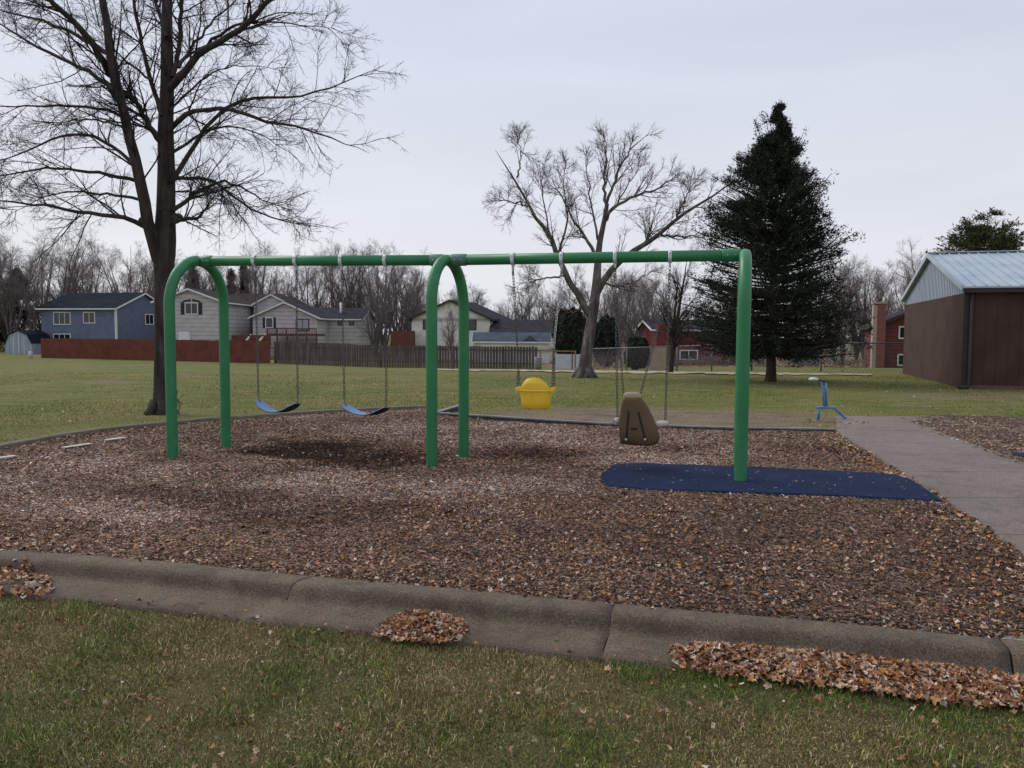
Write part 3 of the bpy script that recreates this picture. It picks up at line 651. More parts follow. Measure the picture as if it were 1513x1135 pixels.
MB().box(q - dr * .035 - np.array([0, 0, .014]) - nrm * .004, dr * .07, nrm * .012, (0, 0, .028), .003).build('maker_plate', mt['slotdark'], root)
for y, x0, x1 in ((627, 968, 987), (622, 908, 916)):
    A, B = P_plane(x0, y + 2, -.1), P_plane(x1, y - 1, -.05)
    MB().tube([A, (A + B) / 2 + np.array([0, 0, .008]), B], [.032, .038, .03], 12).build('arm_bracket', mt['cream'], root)
# seat pan and lap bar on the far side
A, B = P_plane(918, 650, .12), P_plane(968, 650, .12)
MB().box(A - nrm * .22 + np.array([0, 0, -.02]), B - A, nrm * .34, (0, 0, .05), .015).build('seat_pan', mt['brownplastic'], root)
J1, J2 = P_plane(911, 430), P_plane(986, 432)
m = chain(MB(), CL[6], P_plane(912.5, 620, -.04)); c1 = m.build('chain', mt['chain'], root)
m = chain(MB(), J1, P_plane(921, 584, -.15)); m.build('back_chain', mt['chain'], root)
m = chain(MB(), CL[7], P_plane(983, 623, -.04)); m.build('chain', mt['chain'], root)
m = chain(MB(), J2, P_plane(946, 584, -.15)); m.build('back_chain', mt['chain'], root)
# ------------------------------------------------------------------ toy digger
DY = G(1209, 622)[1]
root = empty('sand_digger', G(1218, 622), 0, 'blue metal sand digger with white seat beside the path end', 'play digger')
def dp(x, y, off=0): p = D(x, y, DY + off); return p
MB().tube([dp(1210.4, 601.5), dp(1208.5, 624)], .024, 10).build('post', mt['diggerblue'], root)
MB().tube([dp(1206, 602), dp(1232, 602.3), dp(1242, 611.5), dp(1251, 620), dp(1255, 621.6), dp(1264, 622)], .024, 10).build('boom', mt['diggerblue'], root)
MB().tube([dp(1254, 621.5), dp(1265, 622)], .03, 10).build('foot', mt['offwhite'], root)
MB().tube([dp(1217.6, 602), dp(1213.4, 563)], .013, 8).build('lever', mt['diggerblue'], root)
MB().tube([dp(1221.4, 602), dp(1221, 565)], .015, 8).build('lever', mt['diggerblue'], root)
MB().prism([dp(1218.2, 600, .02), dp(1220.4, 600, .02), dp(1219.8, 570, .02), dp(1215, 570, .02)], (0, .012, 0)).build('lever_plate', mt['bluebelt'], root)
MB().tube([dp(1208, 560.5), dp(1216, 563), dp(1222.5, 564)], .016, 8).build('handle', mt['timber'], root)
MB().ell(dp(1202, 560.5), (.085, .11, .038), 16, 10).build('seat', mt['offwhite'], root)
# ------------------------------------------------------------------ buildings
class Block:
    """local frame: u to the right along the front wall, w to the back"""
    def __init__(s, px, Y, yaw, z0=None):
        p = D(px, 500, Y); s.o = np.array([p[0], p[1], 0]); a = math.radians(yaw)
        s.u = np.array([math.cos(a), -math.sin(a), 0.]); s.w = np.array([math.sin(a), math.cos(a), 0.]); s.z0 = (float(gz(p[0], p[1])) if z0 is None else z0) - .3
    def P(s, u, w_, z): return s.o + s.u * u + s.w * w_ + np.array([0, 0, z])
    def uw(s, px, py, face='front', at=0):
        """(coordinate along wall, z) of a pixel on wall plane"""
        if face == 'front': q = onplane(px, py, s.P(0, at, 0), s.w); return float(np.dot(q - s.o, s.u)), float(q[2])
        q = onplane(px, py, s.P(at, 0, 0), s.u); return float(np.dot(q - s.o, s.w)), float(q[2])
def gable(B, root, u0, u1, w0, w1, ze, zr, axis, wall, roof, trim='whitetrim', ov=.35, th=.16, wallname='wall', roofname='roof', gab=None):
    m = MB(); z0 = B.z0
    if axis == 'w': sec = [(u0, z0), (u1, z0), (u1, ze), ((u0 + u1) / 2, zr), (u0, ze)]; m.prism([B.P(u, w0, z) for u, z in sec], B.w * (w1 - w0))
    else: sec = [(w0, z0), (w1, z0), (w1, ze), ((w0 + w1) / 2, zr), (w0, ze)]; m.prism([B.P(u0, w_, z) for w_, z in sec], B.u * (u1 - u0))
    wl = m.build(wallname, mt[wall], root)
    a0, a1, b0, b1 = (u0, u1, w0, w1) if axis == 'w' else (w0, w1, u0, u1); am = (a0 + a1) / 2; sl_ = (zr - ze) / (am - a0)
    def Q(a, b_, z): return B.P(a, b_, z) if axis == 'w' else B.P(b_, a, z)
    m = MB(); g = .012
    for sg, ae in ((-1, a0 - ov), (1, a1 + ov)):
        ze_ = ze - sl_ * ov; pr = [Q(ae, b0 - ov, ze_ + g), Q(am, b0 - ov, zr + g), Q(am, b0 - ov, zr + th), Q(ae, b0 - ov, ze_ + th * .9)]
        m.prism(pr, (B.w if axis == 'w' else B.u) * (b1 - b0 + 2 * ov))
    rf = m.build(roofname, mt[roof], root)
    if trim:
        m = MB()
        for sg, ae in ((-1, a0 - ov), (1, a1 + ov)):
            ze_ = ze - sl_ * ov
            for be in (b0 - ov - .03, b1 + ov):
                pr = [Q(ae, be, ze_ - .06), Q(am, be, zr - .06), Q(am, be, zr + th * .8), Q(ae, be, ze_ + th * .75)]; m.prism(pr, (B.w if axis == 'w' else B.u) * .03)
            e0 = Q(ae + sg * .003, b0 - ov, ze_ - .06); m.box(e0, (B.w if axis == 'w' else B.u) * (b1 - b0 + 2 * ov), (B.u if axis == 'w' else B.w) * sg * .1, (0, 0, th * .9))
        m.build('fascia', mt[trim], rf)
    return wl, rf
def window(B, root, px, face='front', at=0, mull=1, pane='glass', fr='whitetrim', fw_=.09, shutters=False):
    x0, y0, x1, y1 = px; a = B.uw(x0, y0, face, at); b_ = B.uw(x1, y1, face, at); s0, s1 = sorted((a[0], b_[0])); z1, z0 = max(a[1], b_[1]), min(a[1], b_[1])
    def Q(s, off, z): return B.P(s, at - off, z) if face == 'front' else B.P(at + off, s, z)
    dirv = B.u if face == 'front' else B.w; nout = -B.w if face == 'front' else B.u
    m = MB(); m.box(Q(s0, .0, z0), dirv * fw_, nout * .06, (0, 0, z1 - z0)); m.box(Q(s1 - fw_, 0, z0), dirv * fw_, nout * .06, (0, 0, z1 - z0))
    m.box(Q(s0 + fw_, 0, z0), dirv * (s1 - s0 - 2 * fw_), nout * .06, (0, 0, fw_)); m.box(Q(s0 + fw_, 0, z1 - fw_), dirv * (s1 - s0 - 2 * fw_), nout * .06, (0, 0, fw_))
    iw = (s1 - s0 - 2 * fw_)
    for k in range(1, mull + 1): m.box(Q(s0 + fw_ + iw * k / (mull + 1) - fw_ * .3, 0, z0 + fw_), dirv * fw_ * .6, nout * .05, (0, 0, z1 - z0 - 2 * fw_))
    w_ = empty('window', Q((s0 + s1) / 2, 0, z0)); setp(w_, root); m.build('frame', mt[fr], w_)
    MB().box(Q(s0 + fw_ * .5, .004, z0 + fw_ * .5), dirv * (s1 - s0 - fw_), nout * .02, (0, 0, z1 - z0 - fw_)).build('pane', mt[pane], w_)
    if shutters:
        m = MB(); sw = (s1 - s0) * .28
        m.box(Q(s0 - sw - .03, 0, z0), dirv * sw, nout * .05, (0, 0, z1 - z0)); m.build('shutter', mt['black'], w_); MB().box(Q(s1 + .03, 0, z0), dirv * sw, nout * .05, (0, 0, z1 - z0)).build('shutter', mt['black'], w_)
    return w_
# blue house
B = Block(172, 86, 12); z = lambda px, py, f='front', at=0: B.uw(px, py, f, at)[1]
r = empty('blue_house', B.P(-4, 4, B.z0 + .3), 0, 'blue split-level house with dark roof and white trim behind the red fence', 'house')
ze = z(172, 455); zr = ze + 1.75; uL = B.uw(60, 455)[0]
gable(B, r, uL, 0, 0, 9, ze, zr, 'u', 'bluewall', 'roofnavy')
window(B, r, (79, 461, 105, 480), mull=2); window(B, r, (123, 461, 141, 478)); window(B, r, (79, 493, 105, 503), mull=2); window(B, r, (214, 464, 227, 480), 'side', 0)
MB().box(B.P(-.12, -.06, B.z0), B.u * .2, B.w * .058, (0, 0, ze - B.z0)).build('corner_board', mt['whitetrim'], r)
MB().box(B.P(.002, -.06, B.z0), B.u * .06, B.w * .2, (0, 0, ze - B.z0 - .1)).build('downspout', mt['whitetrim'], r)
# tan grey house
A_ = Block(281, 80, 0); B = A_; r = empty('grey_house', B.P(0, 4, B.z0 + .3), 0, 'tan grey house with several gables and a red deck behind the fences', 'house')
hw_ = 3.35; ze = B.uw(330, 446)[1]; zr = B.uw(281, 428)[1]
gable(B, r, -hw_, hw_, 0, 10, ze, zr, 'w', 'greywall', 'roofbrown')
window(B, r, (273, 447, 293, 465), mull=1, shutters=True)
u_, z_ = B.uw(283, 444); m = MB()
for sg in (-1, 1): m.prism([B.P(u_ + sg * .08, 0, z_ - .08), B.P(u_ + sg * .9, 0, z_ - .16), B.P(u_ + sg * .85, 0, z_ - .02), B.P(u_ + sg * .08, 0, z_ + .16)], -B.w * .05)
m.build('eyebrow_trim', mt['black'], r)
a0 = B.uw(264, 490); a1 = B.uw(281, 506); MB().box(B.P(a0[0], -.1, a1[1]), B.u * (a1[0] - a0[0]), B.w * .098, (0, 0, a0[1] - a1[1])).build('garage_door', mt['whitetrim'], r)
B = Block(402, 88, 0, A_.z0 + .3); ze = B.uw(376, 450)[1]; zr = B.uw(402, 436)[1]
gable(B, r, -2.0, 2.0, 0, 9, ze, zr, 'w', 'greywall', 'roofbrown', ov=.25)
B = Block(370, 91, 0, A_.z0 + .3); ze = B.uw(370, 450)[1]; zr = B.uw(370, 434)[1]
gable(B, r, -3, 3.0, 0, 7, ze, zr, 'u', 'greywall', 'roofbrown', ov=.2)
B = Block(420, 83, 0, A_.z0 + .3); ze = B.uw(469, 469)[1]; zr = B.uw(420, 447.5)[1]
gable(B, r, -3.3, 3.5, 0, 7.5, ze, zr, 'w', 'greywall', 'roofgrey')
window(B, r, (392, 469, 404, 485), mull=0, shutters=True); window(B, r, (437, 471, 457, 489), mull=1, pane='glasspale', fr='black')
C2 = Block(490, 88, 0, A_.z0 + .3); B = C2; ze = B.uw(490, 471)[1]; zr = B.uw(490, 455)[1]
gable(B, r, -5.5, B.uw(533, 470)[0], 0, 8, ze, zr, 'u', 'greywall', 'roofgrey')
window(B, r, (499, 472, 505, 481), mull=0, fr='black'); window(B, r, (516, 472, 523, 481), mull=0, fr='black')
q = D(504, 466, 90); MB().tube([q - np.array([0, 0, .3]), D(504, 447, 90)], .16, 12).build('vent_pipe', mt['whitetrim'], r)
# deck
dk = MB(); p0, p1 = D(394, 505, 79), D(468, 505, 79); zt = D(430, 493, 79)[2]; zrail = D(430, 485, 79)[2]
dk.box((p0[0], 79, zt - .25), (p1[0] - p0[0], 0, 0), (0, 3.6, 0), (0, 0, .25))
dk.box((p0[0], 78.96, zrail - .1), (p1[0] - p0[0], 0, 0), (0, .08, 0), (0, 0, .1))
for x in np.linspace(p0[0], p1[0] - .1, 6): dk.box((x, 79.02, -1.6), (.12, 0, 0), (0, .12, 0), (0, 0, zt + 1.34)); dk.box((x, 78.97, zt + .002), (.1, 0, 0), (0, .06, 0), (0, 0, zrail - zt - .104))
for x in np.arange(p0[0] + .12, p1[0] - .1, .16): dk.box((x, 78.985, zt + .003), (.05, 0, 0), (0, .04, 0), (0, 0, zrail - zt - .106))
dk.build('deck', mt['deckred'], r)
for a, b_ in (((364, 504), (371, 495)), ((383, 504), (392, 495))): MB().bar(D(*a, 77), D(*b_, 79), .12, .2).build('stair_stringer', mt['palewood'], r)
MB().box(D(342, 504, 78.2) - np.array([0, 0, .5]), (D(400, 504, 78.2) - D(342, 504, 78.2)), (0, .1, 0), (0, 0, 1.1)).build('deck_skirt', mt['deckred'], r)
# cream house
B = Block(668, 82, 15); r = empty('cream_house', B.P(0, 4, B.z0 + .3), 0, 'cream stucco house with a tall gable behind the grey board fence', 'house')
ul = B.uw(609, 471)[0]; ur = B.uw(724, 472)[0]; ze = B.uw(609, 471)[1]; zr = B.uw(668, 445)[1]
gable(B, r, ul, ur, 0, 8, ze, zr, 'w', 'creamwall', 'roofgrey', trim='browntrim')
window(B, r, (625, 472, 632, 487), mull=0, fr='black'); window(B, r, (692, 472, 704, 488), mull=0, fr='black')
MB().box(B.P(ul - .02, -.1, B.z0), B.u * .12, B.w * .098, (0, 0, ze - B.z0 - .4)).build('downspout', mt['whitetrim'], r)
m = MB(); q0, q1 = D(577, 506, 80), D(609, 506, 80)
m.box(q0 - np.array([0, 0, 1.]), q1 - q0, (0, 2.5, 0), (0, 0, 1.2 + D(577, 492, 80)[2] - D(577, 506, 80)[2])); m.build('deck', mt['deckred'], r)
G2 = Block(728, 79, 0); B = G2; r = empty('garage', B.P(3, 3, B.z0 + .3), 0, 'low garage with dark shingle roof right of the cream house', 'garage')
ze = B.uw(770, 493.5)[1]; zr = B.uw(770, 478)[1] + .3
gable(B, r, 0, B.uw(817, 490)[0], 0, 8, ze, zr, 'u', 'creamwall', 'roofgrey', trim='browntrim')
B = Block(700, 73, 0); r = empty('garden_shed', B.P(3, 1, B.z0 + .3), 0, 'low outbuilding with grey blue roof just above the grey fence', 'shed')
ze = B.uw(750, 505)[1]; zr = B.uw(750, 496)[1] + .15
gable(B, r, 0, B.uw(812, 500)[0], 0, 3, ze, zr, 'u', 'creamwall', 'roofblue', ov=.15)
u_ = B.uw(783, 500)[0]; m = MB(); m.prism([B.P(u_ - .7, -.25, ze + .05), B.P(u_ + .7, -.25, ze + .05), B.P(u_, -.25, ze + .62)], B.w * 1.1); m.build('dormer', mt['roofblue'], r)
# red house behind the dark evergreen
B = Block(968, 66, 0); r = empty('red_house', B.P(4, 4, B.z0 + .3), 0, 'dark red low house with white framed window behind the big evergreen', 'house')
ze = B.uw(1000, 487)[1]; zr = B.uw(1000, 474)[1]
gable(B, r, 0, B.uw(1112, 500)[0], 0, 8, ze, zr, 'u', 'redwall', 'roofgrey', ov=.4)
window(B, r, (1004, 517, 1031, 532), mull=1)
MB().box(B.P(.0, -.6, B.z0), B.u * 1.0, B.w * .598, (0, 0, ze - B.z0 + .5)).build('chimney', mt['redwall'], r)
# red house at right with brick chimney
B = Block(1297, 55, 18); r = empty('red_house', B.P(4, 3, B.z0 + .3), 0, 'faded red house with brick chimney just left of the brown shed', 'house')
ze = B.uw(1297, 481)[1]; zr = B.uw(1352, 459)[1]; hw_ = B.uw(1352, 470)[0]
gable(B, r, 0, 2 * hw_, 0, 8, ze, zr, 'w', 'brickred', 'roofgrey', trim='browntrim', ov=.45)
window(B, r, (1328, 482, 1345, 501), mull=0); window(B, r, (1326, 523, 1343, 541), mull=0)
c0 = B.uw(1290, 470, at=-.5)[0]; c1_ = B.uw(1309, 470, at=-.5)[0]; ztop = B.uw(1300, 449, at=-.5)[1]
ch_ = MB().box(B.P(c0 + .25, -.55, B.z0), B.u * (c1_ - c0 - .25), B.w * .9, (0, 0, ztop - B.z0)).build('chimney', mt['brick'], r)
MB().box(B.P(c0, -.56, B.z0), B.u * .248, B.w * .85, (0, 0, ztop - B.z0 - .1)).build('chimney_side', mt['brickpale'], ch_)
MB().box(B.P(c0 - .05, -.62, ztop + .003), B.u * (c1_ - c0 + .1), B.w * 1.0, (0, 0, .12)).build('chimney_cap', mt['brickpale'], ch_)
# playhouse
B = Block(1182, 58, 0); r = empty('playhouse', B.P(1, 1, B.z0 + .3), 0, 'small grey playhouse with white window behind the chain link fence', 'playhouse')
gable(B, r, 0, B.uw(1211, 510)[0], 0, 1.6, B.uw(1190, 508)[1], B.uw(1190, 501)[1], 'w', 'playhouse', 'roofgrey', ov=.1)
window(B, r, (1187, 511, 1197, 524), mull=1, fw_=.07)
# white gambrel shed
B = Block(7, 84, 0); r = empty('barn_shed', B.P(1.5, 1.5, B.z0 + .3), 0, 'pale gambrel barn shed at the left end of the red fence', 'shed')
def su(x, y): return B.uw(x, y)
sec = [su(7, 527), su(8, 508), su(13, 495), su(26, 489), su(40, 495), su(47, 508), su(48, 527)]; dep = 4.5
MB().prism([B.P(u, 0, zz) for u, zz in sec], B.w * dep).build('wall', mt['shedwhite'], r)
m = MB()
for a, b_ in zip(sec[1:-1], sec[2:]):
    d = np.array([b_[0] - a[0], b_[1] - a[1]]); d /= np.linalg.norm(d); n_ = np.array([-d[1], d[0]]) * .08
    if n_[1] < -.02: n_ = -n_
    if b_ is sec[-1]: break
    m.prism([B.P(a[0] + n_[0] * .05, -.12, a[1] + .01), B.P(b_[0] + n_[0] * .05, -.12, b_[1] + .01), B.P(b_[0] + n_[0], -.12, b_[1] + n_[1]), B.P(a[0] + n_[0], -.12, a[1] + n_[1])], B.w * (dep + .24))
m.build('roof', mt['roofnavy'], r)
a_ = su(19, 497); b2 = su(36, 525); m = MB()
for uu in (a_[0], (a_[0] + b2[0]) / 2 - .03, b2[0]): m.box(B.P(uu, -.03, b2[1]), B.u * .06, B.w * .028, (0, 0, a_[1] - b2[1]))
m.build('door_trim', mt['whitetrim'], r)
# brown park shed
ps = D(1424, 574, 23.5); B = Block(1424, 23.5, 17, 0.3); r = empty('park_building', B.P(5, 5, 0), 0, 'brown board building with pale blue metal roof at the right edge', 'building')
dep = 9.8; LN = 22; zb = B.uw(1424, 433)[1]; zev = B.uw(1440, 424)[1] + .02; zri = 4.42; bz = -.4
MB().box(B.P(0, .02, bz), B.u * LN, B.w * (dep - .02), (0, 0, zb - bz)).build('wall', mt['brownwall'], r)
MB().prism([B.P(0.001, 0, zb + .003), B.P(0.001, dep, zb + .003), B.P(0.001, dep, zev - .08), B.P(0.001, dep / 2, zri - .06), B.P(0.001, 0, zev - .08)], B.u * LN).build('gable_wall', mt['metalgable'], r)
m = MB()
for w_ in np.arange(.0, dep, .23):
    zt = zev - .08 + (zri - zev + .02) * (1 - abs(w_ - dep / 2) / (dep / 2)); m.box(B.P(-.02, w_, zb + .01), B.w * .05, B.u * .02, (0, 0, max(.05, zt - zb - .03)))
m.build('gable_rib', mt['metalgable'], r)
m = MB(); sl2 = (zri - zev) / (dep / 2)
for sg in (-1, 1):
    we = dep / 2 + sg * (dep / 2 + .22); ze_ = zev - .22 * sl2
    m.prism([B.P(-.14, we, ze_), B.P(-.14, dep / 2, zri), B.P(-.14, dep / 2, zri + .05), B.P(-.14, we, ze_ + .05)], B.u * (LN + .3))
rf = m.build('roof', mt['metalroof'], r)
m = MB()
for u_ in np.arange(-.12, LN, .3):
    for sg in (-1, 1):
        we = dep / 2 + sg * (dep / 2 + .22); ze_ = zev - .22 * sl2
        m.prism([B.P(u_, we, ze_ + .052), B.P(u_, dep / 2 + sg * .02, zri + .052), B.P(u_, dep / 2 + sg * .02, zri + .085), B.P(u_, we, ze_ + .085)], B.u * .035)
m.build('roof_seam', mt['metalroof'], rf)
m = MB(); m.bar(B.P(-.14, dep / 2, zri + .085), B.P(LN, dep / 2, zri + .085), .3, .03); m.build('ridge_cap', mt['metalroof'], rf)
m = MB()
for sg in (-1, 1):
    we = dep / 2 + sg * (dep / 2 + .22); ze_ = zev - .22 * sl2
    m.prism([B.P(-.17, we, ze_ - .07), B.P(-.17, dep / 2, zri - .07), B.P(-.17, dep / 2, zri + .08), B.P(-.17, we, ze_ + .08)], B.u * .028)
m.build('rake_trim', mt['metalgable'], rf)
MB().box(B.P(-.05, -.2, zb + .0), B.u * LN, B.w * .2, (0, 0, zev - .22 * sl2 - zb - .01)).build('fascia', mt['browntrim'], r)
MB().box(B.P(0, -.012, .0), B.u * LN, B.w * .03, (0, 0, .1)).build('plinth', mt['brownplinth'], r)
MB().box(B.P(-.04, -.03, bz), B.u * .16, B.w * .048, (0, 0, zb - bz)).build('corner_board', mt['browntrim'], r)
m = MB(); m.tube([B.P(.16, -.1, zb), B.P(.16, -.1, .12), B.P(.1, -.16, .05), B.P(-.15, -.3, .03)], .05, 10); m.build('downspout', mt['browntrim'], r)
# ------------------------------------------------------------------ fences
def board_fence(A, Bp, htA, htB, name, label, mat, bw, gap, thick=.03, rails='deckred', off2=None):
    A, Bp = np.array(A), np.array(Bp); L_ = np.linalg.norm((Bp - A)[:2]); d = (Bp - A) / L_; d[2] = 0; n_ = np.array([-d[1], d[0], 0]); r = empty(name, A, 0, label, 'fence')
    m = MB(); k = 0; x = 0
    while x < L_ - bw:
        t = x / L_; p = A + (Bp - A) * t; z_ = float(gz(p[0], p[1])); h = htA + (htB - htA) * t + random.uniform(-.025, .025)
        o = (n_ * .05 if (k % 2 and off2) else n_ * 0)
        m.box((p[0] + o[0], p[1] + o[1], z_ - .05), d * bw, n_ * thick, (0, 0, h + .05)); x += bw + gap; k += 1
    m.build('boards', mat, r)
    m = MB()
    for hh in (.35, 1.3):
        a = A + n_ * (.1); b_ = Bp + n_ * .1; m.bar((a[0], a[1], float(gz(a[0], a[1])) + hh), (b_[0], b_[1], float(gz(b_[0], b_[1])) + hh), .04, .09)
    m.build('rail', mt[rails], r)
    x = 0
    while x < L_:
        p = A + (Bp - A) * (x / L_) + n_ * .17; z_ = float(gz(p[0], p[1])); h = htA + (htB - htA) * x / L_
        MB().box((p[0], p[1], z_ - .1), d * .09, n_ * .09, (0, 0, h)).build('post', mat, r); x += 3.6
    return r
def hgt(px, top, base): p = GG(px, base); return D(px, top, p[1])[2] - float(gz(p[0], p[1])), p
h1, p1 = hgt(61, 500, 529); h2, p2 = hgt(403, 504, 537); h3, p3 = hgt(795, 512.5, 545)
print('fence', h1, p1, h2, p2, h3, p3)
board_fence(p1, p2, h1, h2, 'board_fence', 'red stained board fence in front of the blue house', mt['redfence'], .42, .006)
board_fence(p2 + np.array([.1, 0, 0]), p3, h2, h3, 'board_fence', 'weathered grey board fence with gaps right of the red fence', mt['greyfence'], .19, .05, off2=None, rails='greyfence')
# tan picket section and white panel, bin, wooden frame
q0, q1 = GG(960, 546.5), GG(986, 547); m = board_fence(q0, q1, 1.35, 1.35, 'picket_fence', 'short tan picket section beside the dark shrub', mt['tanfence'], .12, .02, rails='tanfence')
q0 = GG(821, 545); zz = float(gz(q0[0], q0[1])); q1 = D(859, 545, q0[1])
r = empty('white_panel', q0, 0, 'white board panel leaning left of the maple trunk', 'panel')
hh = D(840, 523.5, q0[1])[2] - zz
for a, b_ in ((0, .62), (.66, 1)): MB().box((q0[0] + (q1[0] - q0[0]) * a, q0[1], zz), ((q1[0] - q0[0]) * (b_ - a), 0, 0), (0, .06, 0), (0, 0, hh)).build('board', mt['whitepanel'], r)
MB().box((q0[0] + (q1[0] - q0[0]) * .625, q0[1] - .02, zz), ((q1[0] - q0[0]) * .03, 0, 0), (0, .1, 0), (0, 0, hh + .1)).build('post', mt['browntrim'], r)
q = GG(795, 545.5); Y_ = q[1] - 1
r = empty('timber_frame', D(798, 544, Y_), 0, 'thin orange brown timber goal frame near the maple', 'frame')
m = MB(); m.bar(D(798.5, 546, Y_), D(798.5, 517.5, Y_), .1); m.build('post', mt['orangewood'], r); m = MB(); m.bar(D(797, 518, Y_), D(851, 519.5, Y_), .08); m.build('crossbar', mt['orangewood'], r)
m = MB(); m.bar(D(850, 546, Y_), D(850, 518, Y_), .1); m.build('post', mt['orangewood'], r)
q = GG(795, 546); m = MB(); m.tube([q, q + np.array([0, 0, .05]), q + np.array([0, 0, .75]), q + np.array([0, 0, .8])], [.2, .22, .26, .2], 14); m.build('barrel', mt['playhouse'], label='grey green barrel at the end of the grey fence', cat='barrel')
q = GG(60, 529) + np.array([-.6, -.5, 0]); MB().tube([q - np.array([0, 0, .1]), q + np.array([0, 0, .55]), q + np.array([0, 0, .6])], [.18, .18, .1], 10).build('bollard', mt['offwhite'], label='short pale bollard at the left end of the red fence', cat='bollard')
# chain link fence
cl = [GG(860, 547.5), GG(1000, 548), GG(1110, 548.5), GG(1213, 549), GG(1332, 551)]
r = empty('chain_link_fence', cl[0], 0, 'long grey chain link fence in front of the back gardens', 'fence')
rail = MB(); wire = MB(); hf = 1.25
V = []; E4 = []
for a, b_ in zip(cl, cl[1:]):
    n = max(1, int(np.linalg.norm(b_ - a) / 2.6)); 
    za, zb2 = float(gz(a[0], a[1])), float(gz(b_[0], b_[1]))
    rail.tube([(a[0], a[1], za + hf), (b_[0], b_[1], zb2 + hf)], .03, 6)
    for k in range(n):
        p = a + (b_ - a) * k / n; z_ = za + (zb2 - za) * k / n; MB().tube([(p[0], p[1], z_ - .1), (p[0], p[1], z_ + hf + .05)], .035, 6).build('post', mt['wire'], r)
    Ls = np.linalg.norm(b_ - a); d = (b_ - a) / Ls
    for sg in (-1, 1):
        for x in np.arange(-hf, Ls, .16):
            x0, x1 = x, x + hf; s0, s1 = max(0, x0), min(Ls, x1); t0, t1 = (s0 - x0) / hf, (s1 - x0) / hf
            if sg < 0: t0, t1 = 1 - t0, 1 - t1
            P0 = np.array([a[0] + d[0] * s0, a[1] + d[1] * s0, za + (zb2 - za) * s0 / Ls + t0 * hf]); P1 = np.array([a[0] + d[0] * s1, a[1] + d[1] * s1, za + (zb2 - za) * s1 / Ls + t1 * hf])
            o = len(V); wv = np.array([0, 0, .007]); V += [P0 - wv, P1 - wv, P1 + wv, P0 + wv]; E4.append((o, o + 1, o + 2, o + 3))
rail.build('top_rail', mt['wire'], r); npmesh('mesh', V, np.array(E4), mt['wire'], r)
# ------------------------------------------------------------------ trees: vectorised branch system
def tubes(groups, sides=5):
    """groups: list of (P (K,N,3), R (K,N), sides)"""
    Vs, Fs = [], []; off = 0
    for P, R, S in groups:
        K, Nn, _ = P.shape; T = np.empty_like(P); T[:, 1:-1] = P[:, 2:] - P[:, :-2]; T[:, 0] = P[:, 1] - P[:, 0]; T[:, -1] = P[:, -1] - P[:, -2]
        T /= np.linalg.norm(T, axis=2, keepdims=True) + 1e-9
        ref = np.where(np.abs(T[:, :1, 2:3]) > .8, np.array([1., .1, 0]), np.array([0, .1, 1.])); ref = np.broadcast_to(ref, P.shape)
        X = np.cross(T, ref); X /= np.linalg.norm(X, axis=2, keepdims=True) + 1e-9; Yv = np.cross(T, X)
        a = np.arange(S) * 2 * PI / S; ring = P[:, :, None] + R[:, :, None, None] * (X[:, :, None] * np.cos(a)[None, None, :, None] + Yv[:, :, None] * np.sin(a)[None, None, :, None])
        Vs.append(ring.reshape(-1, 3)); base = (np.arange(K)[:, None, None] * Nn + np.arange(Nn - 1)[None, :, None]) * S + np.arange(S)[None, None]
        nx = (np.arange(K)[:, None, None] * Nn + np.arange(Nn - 1)[None, :, None]) * S + (np.arange(S)[None, None] + 1) % S
        base, nx = base.ravel() + off, nx.ravel() + off; Fs.append(np.stack([base, nx, nx + S, base + S], 1)); off += len(Vs[-1])
    return np.concatenate(Vs), np.concatenate(Fs)
def spawn(P, R, M, t0, t1, ang, ln, Nn, rf, up=.0, wob=.12, rnd=None, lfall=.5, tipr=.35, rmin=.002, rmax=9):
    """M children per parent; ln: absolute length (scaled down towards the tip by lfall)"""
    rnd = rnd or rng; K, N0, _ = P.shape; t = rnd.uniform(t0, t1, (K, M)); f = t * (N0 - 1); i = np.clip(f.astype(int), 0, N0 - 2); fr = (f - i)[..., None]
    k = np.arange(K)[:, None]; A, Bq = P[k, i], P[k, i + 1]; S = A + (Bq - A) * fr; T = Bq - A; T /= np.linalg.norm(T, axis=2, keepdims=True) + 1e-9
    rad = R[k, i] * (1 - fr[..., 0]) + R[k, i + 1] * fr[..., 0]
    q = rnd.normal(0, 1, T.shape); q -= (q * T).sum(2, keepdims=True) * T; q /= np.linalg.norm(q, axis=2, keepdims=True) + 1e-9
    a = rnd.normal(ang, .18, (K, M))[..., None]; d = T * np.cos(a) + q * np.sin(a); d[..., 2] += up; d /= np.linalg.norm(d, axis=2, keepdims=True)
    l = ln * (1 - lfall * (t - t0) / (t1 - t0 + 1e-9)) * rnd.uniform(.55, 1.25, (K, M)); l = l if np.ndim(ln) == 0 else l
    step = (l / (Nn - 1))[..., None]; pts = [S]; cur = S; dd = d
    for j in range(Nn - 1):
        dd = dd + rnd.normal(0, wob, dd.shape); dd[..., 2] += up * .25; dd = dd / np.linalg.norm(dd, axis=2, keepdims=True); cur = cur + dd * step; pts.append(cur)
    C = np.stack(pts, 2).reshape(K * M, Nn, 3); r0_ = np.clip(rad * rf, rmin, rmax).reshape(-1, 1); RR = r0_ * np.linspace(1, tipr, Nn)[None]
    return C, RR
def limb(pts, r0_, r1_, N0=14, jit=.0):
    P = np.array(pts); s = np.concatenate([[0], np.cumsum(np.linalg.norm(np.diff(P, axis=0), axis=1))]); u = np.linspace(0, s[-1], N0)
    Q = np.stack([np.interp(u, s, P[:, k]) for k in range(3)], 1)
    for _ in range(2): Q[1:-1] = .25 * Q[:-2] + .5 * Q[1:-1] + .25 * Q[2:]
    Q[1:-1] += rng.normal(0, jit, (N0 - 2, 3)); return Q[None], np.linspace(r0_, r1_, N0)[None]
